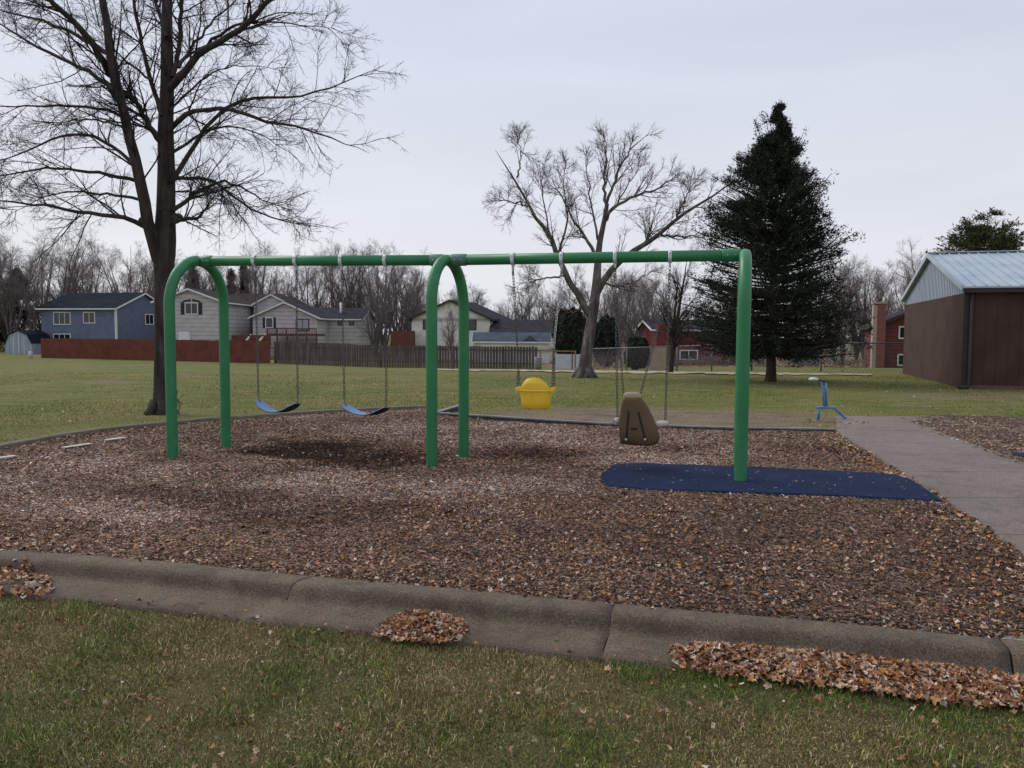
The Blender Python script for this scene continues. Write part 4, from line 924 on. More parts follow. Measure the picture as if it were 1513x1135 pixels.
def traced(defs, Y0, pxr, N0=14, jit=.0):
    """defs: (pixel list, w0px, w1px, depth change)"""
    out = []
    for pts, w0, w1, dy in defs:
        n = len(pts); P = [D(x, y, Y0 + dy * (i / (n - 1)) ** 1.0) for i, (x, y) in enumerate(pts)]; out.append(limb(P, w0 / 2 * Y0 / F, w1 / 2 * Y0 / F, N0, jit))
    return out
# --- big elm
base = G(238, 612); Y0 = base[1]
def flare(px, w_, n, Y): return None
trunk_defs = [([(238, 618), (238.5, 600), (239, 560), (240, 510), (241, 450), (242, 400), (243, 360), (245, 320), (246, 246), (244, 184), (248, 123), (246, 61), (247, 0), (249, -90), (246, -190)], 25, 9, .2)]
P, R = traced(trunk_defs, Y0, 1, 40)[0]
sv = np.linspace(0, 1, 40); pxs = np.interp(sv, [0, .02, .05, .12, .26, .32, .38, .5, .62, .8, 1], [34, 26, 23, 22, 26, 33, 27, 23, 19, 13, 7]); R[0] = pxs / 2 * Y0 / F
limbs_e = [
 ([(234, 385), (226, 350), (221, 336), (207, 266), (195, 213), (182, 164), (174, 123), (160, 82), (162, 49), (152, 0), (140, -90), (128, -170)], 19, 6, -1.2),
 ([(178, 145), (166, 112), (152, 90), (123, 45), (74, 0), (20, -60)], 12, 5, -1.8),
 ([(256, 115), (262, 90), (266, 53), (268, 0), (280, -80)], 8, 4, .8),
 ([(252, 130), (260, 119), (283, 90), (311, 68), (357, 43), (393, 8), (430, -30), (470, -80)], 11, 4, -1.0),
 ([(297, 78), (318, 55), (340, 40), (370, 33), (410, 33), (450, 38), (495, 42)], 5, .5, -1.0),
 ([(250, 192), (262, 178), (279, 166), (311, 159), (348, 162), (377, 176), (434, 186), (475, 197), (505, 210), (545, 226)], 8, .5, -1.3),
 ([(254, 268), (266, 252), (283, 223), (303, 184), (340, 152), (369, 143), (410, 145), (463, 143), (492, 129), (516, 115), (545, 110), (568, 96)], 8, .5, .8),
 ([(252, 268), (280, 262), (303, 262), (324, 270), (348, 295), (385, 316), (426, 328), (478, 336)], 6, .5, -1.0),
 ([(254, 312), (266, 303), (287, 287), (320, 268), (348, 270), (385, 295), (434, 312)], 7, .5, 1.2),
 ([(254, 330), (266, 324), (295, 322), (307, 303), (318, 285)], 8, .5, -1.2),
 ([(180, 150), (160, 125), (139, 111), (102, 90), (61, 74), (25, 53), (0, 35), (-60, 10)], 8, .5, 1.2),
 ([(160, 80), (130, 60), (98, 45), (53, 27), (0, 16), (-60, 0)], 7, .5, 1.5),
 ([(184, 175), (165, 163), (143, 160), (98, 156), (41, 158), (0, 158), (-70, 150)], 5, .5, -.9),
 ([(200, 248), (185, 230), (164, 213), (127, 195), (90, 201), (45, 221), (0, 238), (-50, 250)], 6, .5, 1.0),
 ([(204, 268), (180, 261), (156, 258), (102, 248), (53, 250), (0, 260), (-60, 262)], 6, .5, -1.2),
 ([(226, 345), (205, 326), (176, 318), (135, 318), (90, 305), (41, 301), (0, 299), (-60, 280)], 8, .5, -1.0),
 ([(240, 172), (232, 152), (217, 94), (205, 45), (197, 0), (190, -60)], 7, 4, 1.0),
 ([(236, 208), (225, 195), (213, 172), (197, 148), (188, 138)], 9, 6, -.4),
 ([(224, 120), (213, 111), (195, 95), (180, 86), (160, 60), (140, 30)], 4, .5, .9),
 ([(246, 55), (238, 25), (228, 0), (215, -60)], 6, 3, 1.0),
 ([(250, 165), (275, 140), (300, 115), (330, 100), (370, 95), (420, 105)], 4, .5, 1.8),
 ([(248, 230), (275, 215), (310, 190), (350, 185), (400, 205), (440, 235)], 5, .5, 1.8),
 ([(215, 300), (190, 290), (150, 285), (110, 280), (60, 292), (10, 320)], 5, .5, 1.5),
 ([(190, 190), (170, 185), (140, 175), (100, 180), (60, 185)], 4, .5, 1.6),
 ([(264, 100), (290, 60), (320, 25), (350, 0), (390, -40)], 5, .5, 1.5)]
LM = traced(limbs_e, Y0, 1, 18, .012)
ext = []
def stack(lst): return np.concatenate([a for a, _ in lst]), np.concatenate([b for _, b in lst])
LP_, LR_ = stack(LM)
c1 = spawn(LP_, LR_, 19, .12, .98, .75, 1.35, 9, .38, .07, .10, lfall=.45, rmin=.007, rmax=.02)
c2 = spawn(*c1, 9, .08, 1, .7, .48, 6, .5, -.01, .14, lfall=.4, rmin=.004, rmax=.009)
c3 = spawn(*c2, 4, .1, 1, .65, .20, 4, .65, -.04, .2, rmin=.0028, rmax=.0045)
c1b = spawn(P[:, 14:], R[:, 14:], 26, .0, .95, 1.1, 1.5, 9, .12, .05, .13, rmin=.008, rmax=.02); c2b = spawn(*c1b, 10, .08, 1, .7, .5, 6, .5, -.03, .16, rmin=.0032, rmax=.008)
elm = empty('elm_tree', base, 0, 'large bare dark-barked tree behind the left green post', 'tree')
R[:, :] *= 1; V, F_ = tubes([(P, R, 18), (LP_, LR_, 8)]); npmesh('trunk', V, F_, mt['elmbark'], elm, True)
V, F_ = tubes([(*c1, 4), (*c1b, 4), (*c2, 3), (*c3, 3), (*c2b, 3)]); npmesh('crown', V, F_, mt['twig'], elm, True)
# root flare + burl + sucker twigs
m = MB()
for a in np.linspace(0, 2 * PI, 7)[:-1]: m.tube([base + np.array([math.cos(a) * .12, math.sin(a) * .12, .25]), base + np.array([math.cos(a) * .2, math.sin(a) * .2, .06]), base + np.array([math.cos(a) * .33, math.sin(a) * .33, -.05])], [.08, .08, .04], 8)
m.build('root_flare', mt['elmbark'], elm)
for x, y, rr in ((183, 140, .11), (196, 146, .07), (297, 76, .09), (262, 322, .11), (212, 326, .09)):
    MB().ell(D(x, y, Y0 - .1), (rr, rr, rr * .8), 10, 8).build('burl', mt['elmbark'], elm)
sp_ = []
for i in range(9): sp_.append([base + np.array([.2 + random.uniform(0, .12), random.uniform(-.1, .1), 0]), base + np.array([.28 + random.uniform(-.05, .12), random.uniform(-.1, .1), .2]), base + np.array([.25 + random.uniform(-.1, .2), random.uniform(-.1, .1), .42 + random.uniform(-.1, .1)])])
sp_ = np.array(sp_); V, F_ = tubes([(sp_, np.full(sp_.shape[:2], .006), 3)]); npmesh('sucker_twigs', V, F_, mt['twig'], elm)
# --- centre silver maple
base = G(863, 558); Y1 = base[1]
tdef = [([(862, 560), (863, 552), (866, 525), (872, 489), (880, 436), (883, 395), (885, 361), (893, 327), (897, 301)], 24, 8, 0)]
P, R = traced(tdef, Y1, 1, 24)[0]; R[0] = np.interp(np.linspace(0, 1, 24), [0, .04, .12, .4, .6, .75, 1], [32, 22, 18, 16, 12, 9, 6]) / 2 * Y1 / F
limbs_m = [
 ([(897, 303), (891, 271), (897, 225), (893, 205), (891, 200)], 5, .5, .6),
 ([(896, 300), (910, 263), (925, 225), (938, 218), (960, 196)], 5, .5, -.8),
 ([(892, 325), (898, 314), (925, 293), (951, 288), (981, 274), (1000, 259), (1012, 254)], 6, .5, -1.0),
 ([(880, 436), (888, 415), (902, 399), (925, 380), (951, 365), (974, 344), (1008, 318), (1042, 295), (1079, 278), (1108, 246)], 11, .5, -1.2),
 ([(975, 346), (985, 347), (1008, 350), (1034, 350), (1055, 362)], 3.5, .5, .5),
 ([(950, 364), (959, 350), (965, 326)], 4.5, .5, .0),
 ([(874, 470), (868, 451), (846, 433), (833, 406), (825, 372), (808, 342), (785, 316), (774, 289), (763, 261), (746, 244), (732, 222)], 12, .5, -.8),
 ([(764, 262), (768, 245), (770, 225), (764, 198)], 3, .5, .3),
 ([(780, 306), (765, 300), (752, 299), (732, 293)], 3, .5, .4),
 ([(884, 385), (876, 369), (857, 342), (842, 312), (829, 289), (808, 266)], 6, .5, .7),
 ([(834, 408), (815, 410), (793, 414), (768, 418)], 3.5, .5, -.4),
 ([(886, 360), (878, 330), (872, 295), (868, 255), (862, 222)], 4, .5, 1.2),
 ([(826, 374), (835, 345), (838, 310), (832, 270), (838, 235)], 4, .5, 1.0),
 ([(893, 330), (910, 300), (935, 265), (950, 235)], 3.5, .5, 1.2),
 ([(812, 348), (805, 310), (800, 270), (795, 235)], 3, .5, 1.0),
 ([(1000, 322), (1012, 295), (1025, 270)], 2.5, .5, -.5),
 ([(890, 418), (915, 425), (940, 415), (965, 400)], 3, .5, .8),
 ([(872, 452), (850, 462), (830, 455), (805, 460)], 3, .5, .8)]
LP_, LR_ = stack(traced(limbs_m, Y1, 1, 14, .03))
c1 = spawn(LP_, LR_, 14, .12, .97, .72, 1.5, 8, .4, .10, .075, lfall=.72, rmin=.009, rmax=.02)
c2 = spawn(*c1, 9, .1, 1, .65, .55, 5, .55, .05, .10, rmin=.0058, rmax=.010)
c3 = spawn(*c2, 4, .1, 1, .6, .26, 3, .7, .0, .15, rmin=.0042, rmax=.006)
mp_ = empty('maple_tree', base, 0, 'bare grey-barked spreading tree in the middle of the lawn', 'tree')
V, F_ = tubes([(P, R, 16), (LP_, LR_, 7)]); npmesh('trunk', V, F_, mt['maplebark'], mp_, True)
V, F_ = tubes([(*c1, 4), (*c2, 3), (*c3, 3)]); npmesh('crown', V, F_, mt['mapletwig'], mp_, True)
m = MB()
for a in np.linspace(0, 2 * PI, 7)[:-1]: m.tube([base + np.array([math.cos(a) * .18, math.sin(a) * .18, .35]), base + np.array([math.cos(a) * .3, math.sin(a) * .3, .1]), base + np.array([math.cos(a) * .48, math.sin(a) * .48, -.05])], [.12, .12, .05], 8)
m.build('root_flare', mt['maplebark'], mp_)
# --- generic bare trees
def bare_mesh(seed, H, spread, trunks, thick=1.0, twig=.0125, n1=16, upb=.12):
    """returns (trunk V,F), (crown V,F) at origin"""
    rn = np.random.default_rng(seed); Ps, Rs = [], []
    for k in range(trunks):
        a = rn.uniform(0, 2 * PI); lean = rn.uniform(.02, .12) if trunks == 1 else rn.uniform(.10, .38); t = np.linspace(0, 1, 14); h = H * rn.uniform(.75, .98)
        x = np.cos(a) * lean * h * t ** 1.3 + np.cumsum(rn.normal(0, .05, 14)) * t; y = np.sin(a) * lean * h * t ** 1.3 + np.cumsum(rn.normal(0, .05, 14)) * t
        Ps.append(np.stack([x, y, t * h - .3], 1)); Rs.append(.17 * thick * H / 14 * (1 - t) ** .8 + .015)
    P, R = np.stack(Ps), np.stack(Rs)
    a1 = spawn(P, R, max(6, n1 // trunks + 3), .16, .97, .6, H * spread, 10, .5, upb, .10, rn, lfall=.62, rmin=.02, rmax=.12)
    a2 = spawn(*a1, 7, .15, 1, .6, H * .14, 7, .5, .05, .12, rn, rmin=twig * .9, rmax=.04)
    a3 = spawn(*a2, 6, .12, 1, .6, H * .07, 5, .6, .03, .15, rn, rmin=twig * .62, rmax=.025)
    a4 = spawn(*a3, 3, .1, 1, .6, H * .035, 3, .7, .0, .15, rn, rmin=twig * .5, rmax=.015)
    return tubes([(P, R, 7), (*a1, 5)]), tubes([(*a2, 3), (*a3, 3), (*a4, 3)])
protos = []
for k, (sd_, H, spr, tr, mtw, thk, n1) in enumerate(((11, 14, .42, 4, 'fartwig', 1, 26), (12, 14, .36, 5, 'fartwig2', 1, 30), (13, 14, .46, 3, 'fartwig', 1, 26), (14, 14, .38, 6, 'fartwig2', .8, 36), (15, 14, .40, 2, 'fartwig', 1.2, 26), (16, 14, .40, 2, 'twig', 2.2, 24))):
    (tv, tf), (cv, cf) = bare_mesh(sd_, H, spr, tr, thk, n1=n1)
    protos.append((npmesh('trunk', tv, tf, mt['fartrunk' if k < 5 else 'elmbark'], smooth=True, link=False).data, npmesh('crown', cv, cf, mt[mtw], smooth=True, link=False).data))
def place_tree(kind, x, y, h, rz, label, group, z=None, name='bare_tree', wd=1.):
    z = float(gz(x, y)) if z is None else z; t, c = protos[kind]; e = empty(name, (x, y, z), rz, label, 'tree', group); s_ = h / 14
    e.scale = (s_ * wd, s_ * wd, s_)
    for nm, dt in (('trunk', t), ('crown', c)): o = bpy.data.objects.new(nm, dt); COL.objects.link(o); o.parent = e
    return e
def topz(px, py, Y): return D(px, py, Y)
rows = [  # px range, top y, depth, count, label
 (-140, 100, 332, 96, 9, 'bare grey-brown tree above the blue house'), (100, 250, 362, 104, 8, 'bare tree standing between the blue house and the dark trunk'),
 (-150, 70, 345, 92, 6, 'dark bare tree behind the pale barn shed'),
 (262, 420, 372, 104, 9, 'bare tree above the tan grey house gables'), (420, 640, 366, 104, 11, 'bare brownish tree between the tan grey and cream houses'),
 (540, 610, 385, 92, 4, 'bare brownish tree left of the cream house'), (640, 860, 410, 108, 10, 'bare tree above the cream house and garage roofs'),
 (870, 1010, 400, 84, 8, 'bare reddish tree behind the bare maple'), (1225, 1420, 375, 84, 11, 'bare grey tree between the big evergreen and the brown building'),
 (1420, 1700, 350, 90, 7, 'bare tree behind the brown building'), (1010, 1230, 410, 100, 6, 'bare tree behind the big evergreen')]
ORD = ['leftmost', 'second from left', 'third from left', 'fourth from left', 'fifth from left', 'sixth from left', 'seventh from left', 'eighth from left', 'ninth from left', 'tenth from left', 'eleventh from left', 'twelfth from left', 'thirteenth from left', 'fourteenth from left', 'fifteenth from left', 'sixteenth from left']
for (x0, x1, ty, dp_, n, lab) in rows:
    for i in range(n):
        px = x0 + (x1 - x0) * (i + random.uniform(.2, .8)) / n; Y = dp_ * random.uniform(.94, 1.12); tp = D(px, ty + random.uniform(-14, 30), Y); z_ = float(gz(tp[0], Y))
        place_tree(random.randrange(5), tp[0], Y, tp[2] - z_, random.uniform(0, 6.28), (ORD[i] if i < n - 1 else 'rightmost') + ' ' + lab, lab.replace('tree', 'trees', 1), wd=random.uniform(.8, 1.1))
# the darker second tree right of the maple and small ones near the fences
q = GG(991, 551); place_tree(5, q[0], q[1], D(991, 372, q[1])[2] - q[2], 1.2, 'slim dark bare tree right of the grey maple', None, wd=.85, name='bare_tree')
for px, ty, Y, k, lab in ((938, 388, 70, 3, 'dense brownish bare tree behind the dark round shrub'), (908, 410, 76, 1, 'brownish bare tree just right of the maple trunk'), (965, 405, 74, 3, 'brownish bare tree left of the red house chimney')):
    tp = D(px, ty, Y); place_tree(k, tp[0], Y, tp[2] + 1.1, px * 1., lab, None, wd=.8)
q = GG(663, 546) + np.array([0, 3, 0]); place_tree(4, q[0], q[1], 4.4, 0, 'small bare tree in front of the cream house', None, name='bare_tree', wd=.9)
# --- conifers
def conifer(name, base, H, prof, label, n_br, leaf=.1, dens=26, cols=((.008, .014, .010), (.016, .024, .016), (.028, .036, .022)), lean=0, up=.35, seed=1, z_low=.1, trunk_r=.17, gap=.12, cat='evergreen tree', ysq=1.0, jag=0, leaders=()):
    rn = np.random.default_rng(seed); e = empty(name, base, 0, label, cat)
    zf = np.sort(rn.uniform(z_low, 1, n_br) ** 1.0); zz = zf * H; az = rn.uniform(0, 2 * PI, n_br); mxr = np.interp(zf, [p[0] for p in prof], [p[1] for p in prof])
    # lumpy outline
    lum = .72 + .42 * vn(az * 1.2 + 3, zf * 9, 1, seed) + rn.uniform(-.12, .12, n_br); lum = lum * (1 + jag * (rn.uniform(0, 1, n_br) ** 3 * .30 - .12)); ln = mxr * lum; ln = np.maximum(ln, .07); ln = ln * (1 - jag * .16 * np.clip(np.cos(az), 0, 1) * (zf > .27) * (zf < .8)) * (1 + jag * .10 * np.clip(-np.cos(az), 0, 1) * (zf < .5))
    upv = up * (zf * 1.3 - .25) ; N0 = 8; t = np.linspace(0, 1, N0)[None]
    r_ = ln[:, None] * t; X = np.cos(az)[:, None] * r_; Yv = np.sin(az)[:, None] * r_ * ysq; Z = zz[:, None] + r_ * upv[:, None] + .18 * ln[:, None] * (t ** 2.2) - .10 * ln[:, None] * t
    Z = np.minimum(Z, H * 1.0 - .02 * (1 - t)); X += lean * Z
    BP = np.stack([X, Yv, Z], 2) + rn.normal(0, .02, (n_br, N0, 3)); BR = (.012 + .012 * ln)[:, None] * np.linspace(1, .25, N0)[None]
    sb = spawn(BP, BR, 9, .25, 1, .75, 1, 4, .6, .08, .12, rn, lfall=.5, rmin=.005, rmax=.02)
    for ldx, lz0, lz1 in leaders:
        tt = np.linspace(0, 1, N0); q = np.stack([ldx * tt ** .8 + lean * lz0, rn.normal(0, .04, N0), lz0 + (lz1 - lz0) * tt ** 1.2], 1); BP = np.concatenate([BP, q[None]]); BR = np.concatenate([BR, (np.linspace(.03, .008, N0))[None]]); ln = np.append(ln, .9 * np.hypot(ldx, lz1 - lz0) * .6)
    if leaders: sb2 = spawn(BP[-len(leaders):], BR[-len(leaders):], 9, .25, 1, .75, 1, 4, .6, .08, .12, rn, lfall=.5, rmin=.005, rmax=.02); sb = (np.concatenate([sb[0], sb2[0]]), np.concatenate([sb[1], sb2[1]]))
    # scale sub-branches by parent length
    Ls = np.repeat(ln * .34, 9)[:, None, None]; sb = (sb[0][:, :1] + (sb[0] - sb[0][:, :1]) * Ls, sb[1])
    allP = np.concatenate([BP[:, 2:].reshape(-1, 3), sb[0].reshape(-1, 3)]); 
    idx = rn.integers(0, len(allP), int(len(allP) * dens / 6)); pos = allP[idx] + rn.normal(0, leaf * .85, (len(idx), 3))
    cl = (vn(pos[:, 0] + .3 * pos[:, 1], pos[:, 2], .5, seed) + vn(pos[:, 1] - .3 * pos[:, 0] + 5, pos[:, 2], .5, seed + 1)) / 2; keep = cl > gap; pos = pos[keep]; cl = cl[keep]; n = len(pos)
    out = pos.copy(); out[:, 2] = 0; out /= np.linalg.norm(out, axis=1, keepdims=True) + 1e-6
    d = out * .7 + rn.normal(0, .55, (n, 3)); d[:, 2] += .25 + .35 * (pos[:, 2] / H); d /= np.linalg.norm(d, axis=1, keepdims=True)
    s_ = np.cross(d, rn.normal(0, 1, (n, 3))); s_ /= np.linalg.norm(s_, axis=1, keepdims=True)
    l = leaf * rn.uniform(.6, 1.6, (n, 1)); w_ = l * rn.uniform(.18, .4, (n, 1))
    V = np.stack([pos - d * l * .5, pos + s_ * w_ * .5, pos + d * l * .7, pos - s_ * w_ * .5], 1).reshape(-1, 3); Fq = np.arange(n * 4).reshape(n, 4)
    pal = np.array(cols); ci = np.clip(rn.normal(.5, .3, n), 0, .999) * (len(pal) - 1); a = ci.astype(int); fr = (ci - a)[:, None]; c = pal[a] * (1 - fr) + pal[np.minimum(a + 1, len(pal) - 1)] * fr
    c = c * rn.uniform(.7, 1.3, (n, 1)); tz = np.linspace(-.3, H * .97, 14)
    TP = np.stack([lean * tz, tz * 0, tz], 1)[None] + rn.normal(0, .01, (1, 14, 3)); TR = (np.linspace(1, .06, 14) ** .9 * trunk_r)[None]; TR[0, 0] *= 1.4
    bx, by, bz_ = base; mv = np.array([bx, by, bz_])
    tv, tf = tubes([(TP + mv, TR, 10), (BP + mv, BR, 4)]); npmesh('trunk', tv, tf, mt['elmbark'], e, True)
    npmesh('crown', V + mv, Fq, mt['needles'], e, col=np.repeat(c, 4, 0)); return e
b0 = G(1138, 564); k_ = b0[1] / F
conifer('cedar_tree', b0, (564 - 168) * k_ * 1.0, [(0, .5), (.09, 2.0), (.13, 2.7), (.19, 2.95), (.28, 2.7), (.4, 2.3), (.53, 1.95), (.62, 1.75), (.72, 1.25), (.78, .95), (.84, .62), (.88, .40), (.93, .26), (.97, .13), (1, .03)], 'tall dark evergreen on the lawn right of the green frame', 760, leaf=.075, dens=44, seed=5, lean=.008, up=.6, gap=.355, leaders=((-.75, 7.0, 8.55), (-.45, 7.4, 8.75), (.85, 7.0, 8.25), (.4, 7.6, 8.7), (1.8, 5.2, 6.9), (1.6, 4.4, 6.3), (-1.5, 4.9, 6.3), (-1.9, 3.8, 5.2), (2.2, 3.6, 4.9), (0, 8.3, 9.2)), jag=1, cols=((.011, .018, .012), (.024, .034, .022), (.048, .060, .038)))
for x, ybase, top, wpx, Y, lab, sd_, cols in (

  (28, 528, 400, 90, 98, 'broad dark evergreen above the pale barn shed', 23, None), (-40, 528, 400, 90, 98, 'dark evergreen partly cut off by the left picture edge', 30, None),
  (287, 528, 392, 34, 104, 'dark spruce top behind the tan grey house', 24, None), (343, 528, 400, 20, 106, 'slim spruce above the tan grey roof, right of the bigger one', 25, None), (362, 528, 395, 20, 106, 'slim dark spruce above the middle of the tan grey roof', 26, None),
  ):
    p = D(x, 500, Y); z_ = float(gz(p[0], Y)); H = D(x, top, Y)[2] - z_; rr = wpx / 2 * Y / F
    conifer('spruce_tree', np.array([p[0], Y, z_]), H, [(0, rr), (.25, rr), (.6, rr * .62), (.9, rr * .25), (1, .05)] if sd_ != 27 else [(0, rr), (.3, rr), (.5, rr * .8), (.7, rr * .4), (1, .05)], lab, 150, leaf=.22, dens=18, seed=sd_, z_low=.03, up=.1)
# pine behind the brown building
p = D(1452, 500, 48); z_ = 0; H = D(1452, 318, 48)[2]
conifer('pine_tree', np.array([p[0], 48, 0]), H, [(0, 1), (.45, 3.4), (.6, 3.2), (.75, 2.6), (.88, 1.5), (1, .3)], 'green pine crown above the metal roof', 150, leaf=.17, dens=30, seed=33, z_low=.5, up=.35, cols=((.03, .042, .016), (.06, .072, .028), (.10, .105, .045)), gap=.42, jag=1.3)
# round shrub
def shrub(px, py, rw, rh, Y, label, cols, seed, leafs=.12, n=9000):
    rn = np.random.default_rng(seed); c = D(px, py, Y); z_ = float(gz(c[0], c[1])); e = empty('shrub', (c[0], c[1], z_), 0, label, 'shrub')
    u = rn.normal(0, 1, (n, 3)); u /= np.linalg.norm(u, axis=1, keepdims=True); rad = rn.uniform(.55, 1, (n, 1)) ** .5 * (.8 + .35 * vn(u[:, 0] * 2 + 5, u[:, 2] * 2 + u[:, 1], .5, seed))[:, None]
    pos = np.array([c[0], c[1], z_ + rh]) + u * rad * np.array([rw, rw, rh]); d = rn.normal(0, 1, (n, 3)); d /= np.linalg.norm(d, axis=1, keepdims=True); s_ = np.cross(d, u); s_ /= np.linalg.norm(s_, axis=1, keepdims=True) + 1e-6
    l = leafs * rn.uniform(.5, 1.3, (n, 1)); V = np.stack([pos - d * l, pos + s_ * l * .5, pos + d * l, pos - s_ * l * .5], 1).reshape(-1, 3)
    cc = np.array(cols)[rn.integers(0, len(cols), n)] * rn.uniform(.6, 1.3, (n, 1)); npmesh('foliage', V, np.arange(4 * n).reshape(n, 4), mt['needles'], e, col=np.repeat(cc, 4, 0))
    m = MB()
    for i in range(6): a = i * 1.05; m.tube([(c[0], c[1], z_ - .1), (c[0] + math.cos(a) * rw * .4, c[1] + math.sin(a) * rw * .4, z_ + rh)], [.05, .02], 6)
    m.build('stem', mt['elmbark'], e)
q = GG(941, 547); shrub(941, 520, 20 * q[1] / F, 25 * q[1] / F, q[1] + 2, 'round dark green shrub beside the tan pickets', [(.012, .022, .012), (.02, .032, .016), (.03, .04, .02)], 3)
shrub(895, 490, 18 * 66 / F, 38 * 66 / F, 66, 'blue-black evergreen bush right behind the maple trunk', [(.016, .022, .02), (.024, .032, .028), (.035, .045, .04)], 9, leafs=.2, n=7000)
shrub(843, 490, 25 * 64 / F, 45 * 64 / F, 64, 'broad dark evergreen bush behind the left of the maple trunk', [(.014, .022, .013), (.022, .032, .018), (.035, .045, .025)], 4, leafs=.2, n=12000)
# brush along the back fence and distant wood
def brush(name, px0, px1, y_off, h, n, seed, label, col, litter=0):
    rn = np.random.default_rng(seed); P0 = []; 
    px = rn.uniform(px0, px1, n); dpt = rn.uniform(*y_off, n); pp = np.array([D(x, 500, d)[:2] for x, d in zip(px, dpt)]); z_ = gz(pp[:, 0], pp[:, 1])
    hh = h * rn.uniform(.4, 1.1, n) * (.5 + vn(px, px * 0, 40, seed)); d = rn.normal(0, .28, (n, 2)); t = np.linspace(0, 1, 6)
    P = np.zeros((n, 6, 3)); P[:, :, 0] = pp[:, :1] + d[:, :1] * hh[:, None] * t + rn.normal(0, .04, (n, 6)); P[:, :, 1] = pp[:, 1:] + d[:, 1:] * hh[:, None] * t; P[:, :, 2] = z_[:, None] + hh[:, None] * t
    R = np.full((n, 1), .014 * max(1, h / 3)) * np.linspace(1, .4, 6)[None]; c = spawn(P, R, 6, .2, 1, .6, h * .28, 4, .7, .08, .15, rn, rmin=.009 * max(1, h / 4)); c2_ = spawn(*c, 3, .2, 1, .6, h * .12, 3, .8, .05, .15, rn, rmin=.007 * max(1, h / 4))
    V, F_ = tubes([(P, R, 3), (*c, 3), (*c2_, 3)]); return tag(npmesh(name, V, F_, mt[col]), label, 'brush', kind='stuff')
brush('brush', 860, 1330, (60, 66), 1.1, 600, 5, 'tangle of bare brush along the chain link fence', 'fartwig2')
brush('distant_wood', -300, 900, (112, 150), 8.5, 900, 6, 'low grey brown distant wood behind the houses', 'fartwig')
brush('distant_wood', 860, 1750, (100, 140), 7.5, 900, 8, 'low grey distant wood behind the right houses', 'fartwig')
# ------------------------------------------------------------------ fallen leaves
LEAF = []
for k in range(4):
    rn = np.random.default_rng(50 + k); n = 14; a = np.linspace(0, 2 * PI, n, endpoint=False)
    r = (.45 + .55 * np.abs(np.cos(a * 2.5 + .0)) ** 1.5) * (1 + rn.normal(0, .12, n)); r[0] = .3
    v = np.stack([np.cos(a) * r, np.sin(a) * r, rn.uniform(-.1, .40, n) * r + .45 * np.cos(a * 2 + k) * r], 1); LEAF.append(np.concatenate([[(0, 0, 0)], v]))
LEAF = np.array(LEAF); LF = np.array([(0, i, i % 14 + 1) for i in range(1, 15)])
LPAL = np.array([(.30, .135, .06), (.36, .18, .085), (.22, .085, .04), (.44, .27, .16), (.48, .34, .23), (.15, .06, .03), (.40, .18, .055), (.55, .42, .34)])
def leaves(pos, size, tilt=.35, pal=LPAL, pw=None):
    n = len(pos); k = rng.integers(0, 4, n); L_ = LEAF[k].copy() * size[:, None, None] * np.array([1, .85, .8]); L_[:, :, 2] *= rng.uniform(-.3, 1.5, (n, 1))
    yaw = rng.uniform(0, 2 * PI, n); tx = rng.normal(0, tilt, n); ty = rng.normal(0, tilt, n)
    cx_, sx = np.cos(tx)[:, None], np.sin(tx)[:, None]; y1 = L_[:, :, 1] * cx_ - L_[:, :, 2] * sx; z1 = L_[:, :, 1] * sx + L_[:, :, 2] * cx_
    c2_, s2 = np.cos(ty)[:, None], np.sin(ty)[:, None]; x1 = L_[:, :, 0] * c2_ + z1 * s2; z2 = -L_[:, :, 0] * s2 + z1 * c2_
    c3_, s3 = np.cos(yaw)[:, None], np.sin(yaw)[:, None]; X = x1 * c3_ - y1 * s3; Y = x1 * s3 + y1 * c3_
    V = np.stack([X, Y, z2], 2) + pos[:, None]; Fx = (LF[None] + (np.arange(n) * 15)[:, None, None]).reshape(-1, 3)
    ci = rng.choice(len(pal), n, p=pw); c = pal[ci] * rng.uniform(.6, 1.35, (n, 1)); c = np.repeat(c[:, None], 15, 1); c[:, 0] *= .7
    return V.reshape(-1, 3), Fx, c.reshape(-1, 3)
def pile(poly_px, n, hmax, size, label):
    P = [G(*p, -.06) for p in poly_px]; P = np.array(P); x0, y0 = P[:, :2].min(0); x1, y1 = P[:, :2].max(0); X = rng.uniform(x0, x1, n * 6); Y = rng.uniform(y0, y1, n * 6); k = inpoly(X, Y, P) | (inpoly(X + .04, Y + .05, P) | inpoly(X - .04, Y + .03, P)) & (rng.uniform(0, 1, n * 6) < .25); X, Y = X[k][:n], Y[k][:n]; k = rng.uniform(0, 1, len(X)) < .35 + 1.3 * vn(X, Y, .09, 4); X, Y = X[k], Y[k]
    # height: distance to polygon edge
    dm = np.full(len(X), 9.)
    for a, b_ in zip(P, np.roll(P, -1, 0)):
        ab = b_[:2] - a[:2]; t = np.clip(((X - a[0]) * ab[0] + (Y - a[1]) * ab[1]) / (ab @ ab), 0, 1); dm = np.minimum(dm, np.hypot(X - a[0] - ab[0] * t, Y - a[1] - ab[1] * t))
    hb = np.where(Y > cy(X) - .5, -.078, -.075); up = cy(X) - Y; hb = np.where(up < .27, np.interp(up, [.15, .185, .22], [.05, .0, -.045]), -.048)
    h = hmax * np.minimum(1, dm / .11) ** .8; h = h * (.35 + 1.0 * vn(X, Y, .16, 61)); Z = hb + .012 + rng.uniform(0, 1, len(X)) * h
    V, F_, c = leaves(np.stack([X, Y, Z], 1), rng.uniform(size[0], size[1], len(X)), .45); return tag(npmesh('leaf_pile', V, F_, mt['leaf'], col=c), label, 'leaf pile', kind='stuff')
pile([(-60, 850), (0, 847), (40, 848), (72, 858), (80, 868), (76, 880), (40, 886), (0, 884), (-70, 890)], 420, .035, (.014, .028), 'small pile of brown leaves in the gutter at the left edge')
